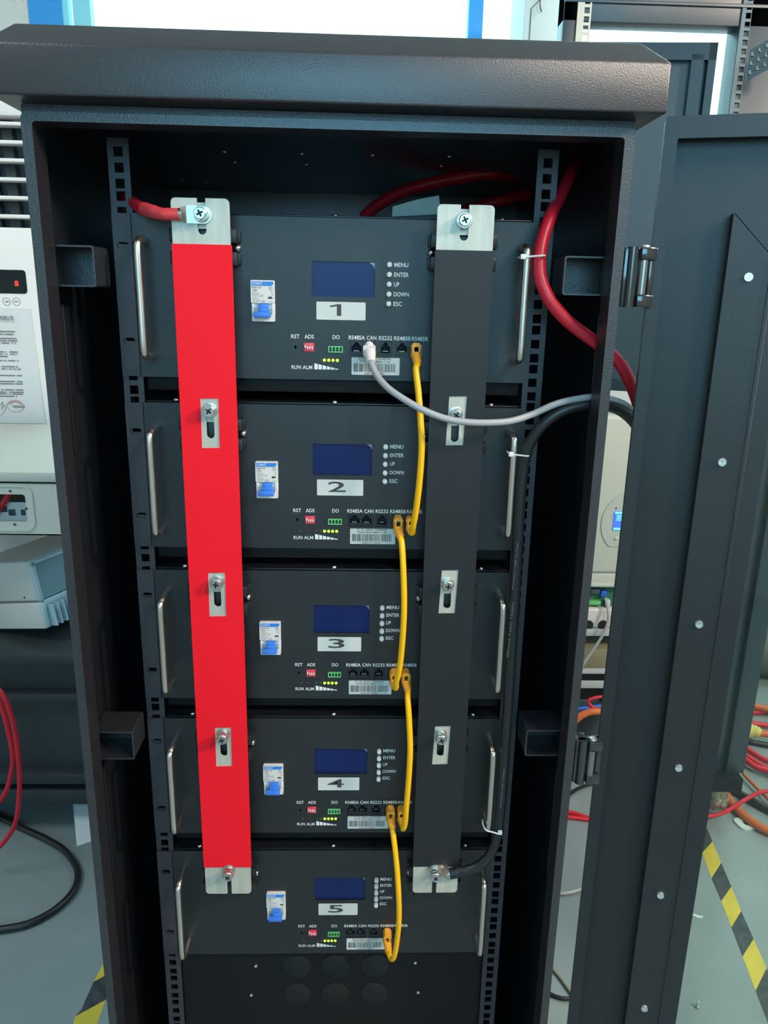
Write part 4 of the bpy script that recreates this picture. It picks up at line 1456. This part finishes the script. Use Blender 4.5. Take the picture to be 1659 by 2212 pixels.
tag(bs.build('plastic_sheet', 'sheet_black', angle=180, recalc=False), 'crumpled black plastic sheet on the floor beyond the lower hinge', 'sheet')


def floorpts(lst, h):
    return [P(a, b_, Z=FLOOR + h) for a, b_ in lst]


cable_thing('orange_cable', 'orange cord arching just above the lower door hinge', 'cable',
            PP([(1225, 1585, 980), (1243, 1556, 980), (1265, 1541, 980), (1290, 1536, 980), (1330, 1540, 990), (1370, 1560, 1000)]), 10, 'cable_orange', 'orange cords')
cable_thing('blue_cable', 'blue cord behind the orange cord above the lower hinge', 'cable',
            PP([(1225, 1534, 1000), (1250, 1531, 1000), (1280, 1527, 1000), (1330, 1520, 1010)]), 5, 'cable_blue')
cable_thing('red_wire', 'red wire bent in a loop above the lower hinge', 'cable',
            PP([(1340, 1500, 1000), (1298, 1505, 1000), (1276, 1510, 1000), (1271, 1517, 1000), (1280, 1527, 995), (1296, 1534, 990), (1330, 1545, 990)]), 4.5, 'cable_red')
cable_thing('black_wire', 'thin black wire on the floor just under the lower hinge', 'cable',
            floorpts([(1205, 1738), (1230, 1716), (1252, 1702), (1280, 1693), (1320, 1690)], 6), 5, 'cable_black', 'black floor cords')
for k, (a, b_) in enumerate((((1200, 1747), 1757), ((1200, 1758), 1768))):
    cable_thing('red_floor_cable', ('upper' if k == 0 else 'lower') + ' of two red cords on the floor between cabinet and door', 'cable',
                floorpts([(1200, 1748 + 10 * k), (1225, 1753 + 11 * k), (1248, 1759 + 8 * k), (1272, 1767 + 3 * k), (1330, 1775)], 6 + k), 6, 'cable_red', 'red floor cords in the gap')
cable_thing('grey_floor_cable', 'grey cord on the floor in the gap beside the cabinet', 'cable', floorpts([(1170, 1926), (1210, 1930), (1235, 1927), (1262, 1919), (1300, 1912)], 6), 4.5, 'cable_grey')
cable_thing('tan_floor_cable', 'tan cord running to the door on the floor at bottom of the gap', 'cable', floorpts([(1172, 2070), (1192, 2090), (1212, 2114), (1232, 2142), (1260, 2180)], 5), 3.6, 'cable_tan')
cable_thing('dark_floor_cable', 'dark cord lying lowest on the floor in the gap beside the cabinet', 'cable', floorpts([(1160, 2125), (1186, 2145), (1205, 2154), (1225, 2157), (1260, 2152)], 5), 4, 'cable_black', 'black floor cords')

# black rack post and base seen through the door glass
YK = 900.0
kr = thing('rack_stand', P(1560, 1690, Y=YK), 'black rack with broad base, partly behind the glass of the open door', 'rack')
za = P(1570, 1664, Y=YK).z
xk0, xk1 = P(1500, 1500, Y=YK).x, P(1598, 1664, Y=YK).x
c = MB()
c.box(xk0, xk1, YK, YK + 240, za, 260, 2)
c.build('body', 'rack_black_hazed', kr)
c = MB()
c.box(xk1 - 46, xk1 + 3, YK - 16, YK, za, 260, 2)
c.build('corner_post', 'rack_black_hazed', kr)
zq = P(1570, 1712, Y=YK - 40).z
c = MB()
c.box(xk0, P(1606, 1690, Y=YK - 40).x, YK - 40, YK + 250, zq, za, 3)
c = c.build('base', 'case_paint', kr)
for px in (1568, 1583, 1592):
    q = P(px, 1668, Y=YK - 20)
    MB().cyl((q.x, YK - 26, za - 1), (q.x, YK - 26, za + 1), 5, n=10).build('base_hole', 'dark_cavity', c)
for x in (xk0 + 60, xk1 - 20):
    MB().cyl((x, YK + 180, FLOOR), (x, YK + 180, zq), 22).build('foot', 'case_paint', kr)
for px, py in ((1542, 1745), (1556, 1735)):
    q = P(px, py, Y=YK + 20)
    c = MB()
    c.lathe([(14, 0), (14, 14), (20, 14), (20, 34), (16, 36), (16, 56), (21, 58), (21, 76), (15, 84), (11, 96)], (q.x, YK + 20, zq), (0, 0, -1), 12)
    c.build('cable_gland', 'brass', kr)

# cords and rubbish at the far right
gd = 'red cords beyond the open door'
for k, lst in enumerate(([(1590, 1548), (1620, 1540), (1660, 1538), (1720, 1545)], [(1590, 1562), (1618, 1562), (1660, 1567), (1720, 1575)],
                         [(1590, 1600), (1607, 1612), (1635, 1632), (1662, 1645), (1720, 1665)], [(1590, 1618), (1605, 1628), (1635, 1648), (1662, 1662), (1720, 1680)],
                         [(1590, 1632), (1604, 1636), (1630, 1655), (1662, 1666), (1720, 1690)])):
    lab = ('red cord beyond the open door, first below the orange cord', 'red cord beyond the open door, second below the orange cord',
           'red cord beyond the open door, first below the yellow joint', 'red cord beyond the open door, second below the yellow joint',
           'red cord beyond the open door, nearest the bare floor')[k]
    cable_thing('red_cable', lab, 'cable', floorpts(lst, 10 + 3 * k), 9, 'cable_red', gd)
cable_thing('orange_cable', 'orange cord beyond the open door, above the red cords', 'cable', floorpts([(1590, 1512), (1620, 1522), (1650, 1530), (1720, 1545)], 30), 11, 'cable_orange', 'orange cords')
cable_thing('orange_cable', 'thick orange cord running out from under the black rack base', 'cable',
            floorpts([(1552, 1705), (1565, 1712), (1580, 1735), (1605, 1760), (1635, 1782), (1665, 1797), (1720, 1815)], 14), 12, 'cable_orange', 'orange cords')
cable_thing('black_cable', 'thick black cord beside the thick orange cord under the rack base', 'cable',
            floorpts([(1575, 1700), (1600, 1716), (1630, 1733), (1665, 1752), (1720, 1775)], 12), 11, 'cable_black', 'black floor cords')
cable_thing('thin_red_cable', 'thin red cord crossing over the thick orange cord', 'cable',
            floorpts([(1525, 1764), (1560, 1757), (1590, 1740), (1620, 1722), (1650, 1710), (1700, 1712)], 30), 6, 'cable_red')
cable_thing('thin_orange_cable', 'thin orange cord slanting from the corner of the rack base', 'cable',
            floorpts([(1606, 1672), (1625, 1692), (1645, 1712), (1680, 1745)], 16), 5, 'cable_orange')
yj = thing('taped_joint', P(1628, 1582, Z=FLOOR + 30), 'orange cord with a yellow taped joint beyond the open door', 'cable')
jp = floorpts([(1590, 1578), (1612, 1578), (1630, 1580), (1645, 1585)], 40)
MB().tube(floorpts([(1640, 1584), (1660, 1586), (1720, 1595)], 40), 11, 12).build('cord', 'cable_orange', yj)
MB().tube(jp, [15, 18, 21, 24, 26, 25, 27, 26, 24, 25, 23, 20, 22, 21, 18, 19, 16, 15, 13], 12, 6).build('tape_wrap', 'wrap_yellow', yj)
for k, lst in enumerate(([(1590, 1592), (1620, 1602), (1660, 1610), (1720, 1622)],)):
    cable_thing('black_cable', 'black cord just below the yellow taped joint', 'cable', floorpts(lst, 10), 9, 'cable_black', 'black floor cords')
# grey bag
vs, fs = [], []
bg_ = MB()
q = P(1640, 1500, Z=FLOOR)
b = bmesh.new()
bmesh.ops.create_icosphere(b, subdivisions=3, radius=1.0)
rn = random.Random(9)
for v in b.verts:
    n = 1 + rn.uniform(-.05, .05)
    v.co = Vector((q.x + 140 + v.co.x * 230 * n, q.y + 190 + v.co.y * 170 * n, FLOOR + 150 + max(v.co.z, -0.95) * 160 * n))
bg_._merge(b)
tag(bg_.build('sack', 'bag_grey', angle=180), 'grey-brown sack on the floor at the right edge beyond the glass', 'sack')

# litter
q = P(1510, 1781, Z=FLOOR)
cl = MB()
q = P(1611, 1781, Z=FLOOR)
cl.plate(rrect(-28, 22, -24, 24, 14), [rrect(-8, 8, -10, 10, 4)], 0.2, 6, M=Matrix.Translation((q.x, q.y, FLOOR)) @ Matrix.Rotation(math.radians(90), 4, 'X') @ Matrix.Rotation(0.2, 4, 'Y'))
tag(cl.build('plastic_clip', 'clip_white'), 'white plastic clip lying on the floor near the thick orange cord', 'clip')
q = P(1506, 2176, Z=FLOOR)
sc_ = thing('loose_screw', (q.x, q.y, FLOOR), 'small loose screw standing on its head on the floor by the tape', 'screw')
MB().lathe([(5.5, 0), (5.5, 3), (4.6, 4)], (q.x, q.y, FLOOR), (0, 0, 1), 12).build('screw_head', 'brass', sc_)
MB().lathe([(2.5, 4), (2.5, 15), (1.5, 16)], (q.x, q.y, FLOOR), (0, 0, 1), 10).build('screw_shank', 'zinc_screw', sc_)
q = P(1506, 1978, Z=FLOOR)
lf = MB()
lf.prism([(-12, 5), (-4, 3), (6, -2), (13, -3), (8, -8), (-2, -8), (-9, -2)], 'z', FLOOR + 0.3, FLOOR + 1.6, M=Matrix.Translation((q.x, q.y, 0)))
tag(lf.build('paper_scrap', 'paper'), 'tiny pale scrap on the floor between door and hazard tape', 'scrap')
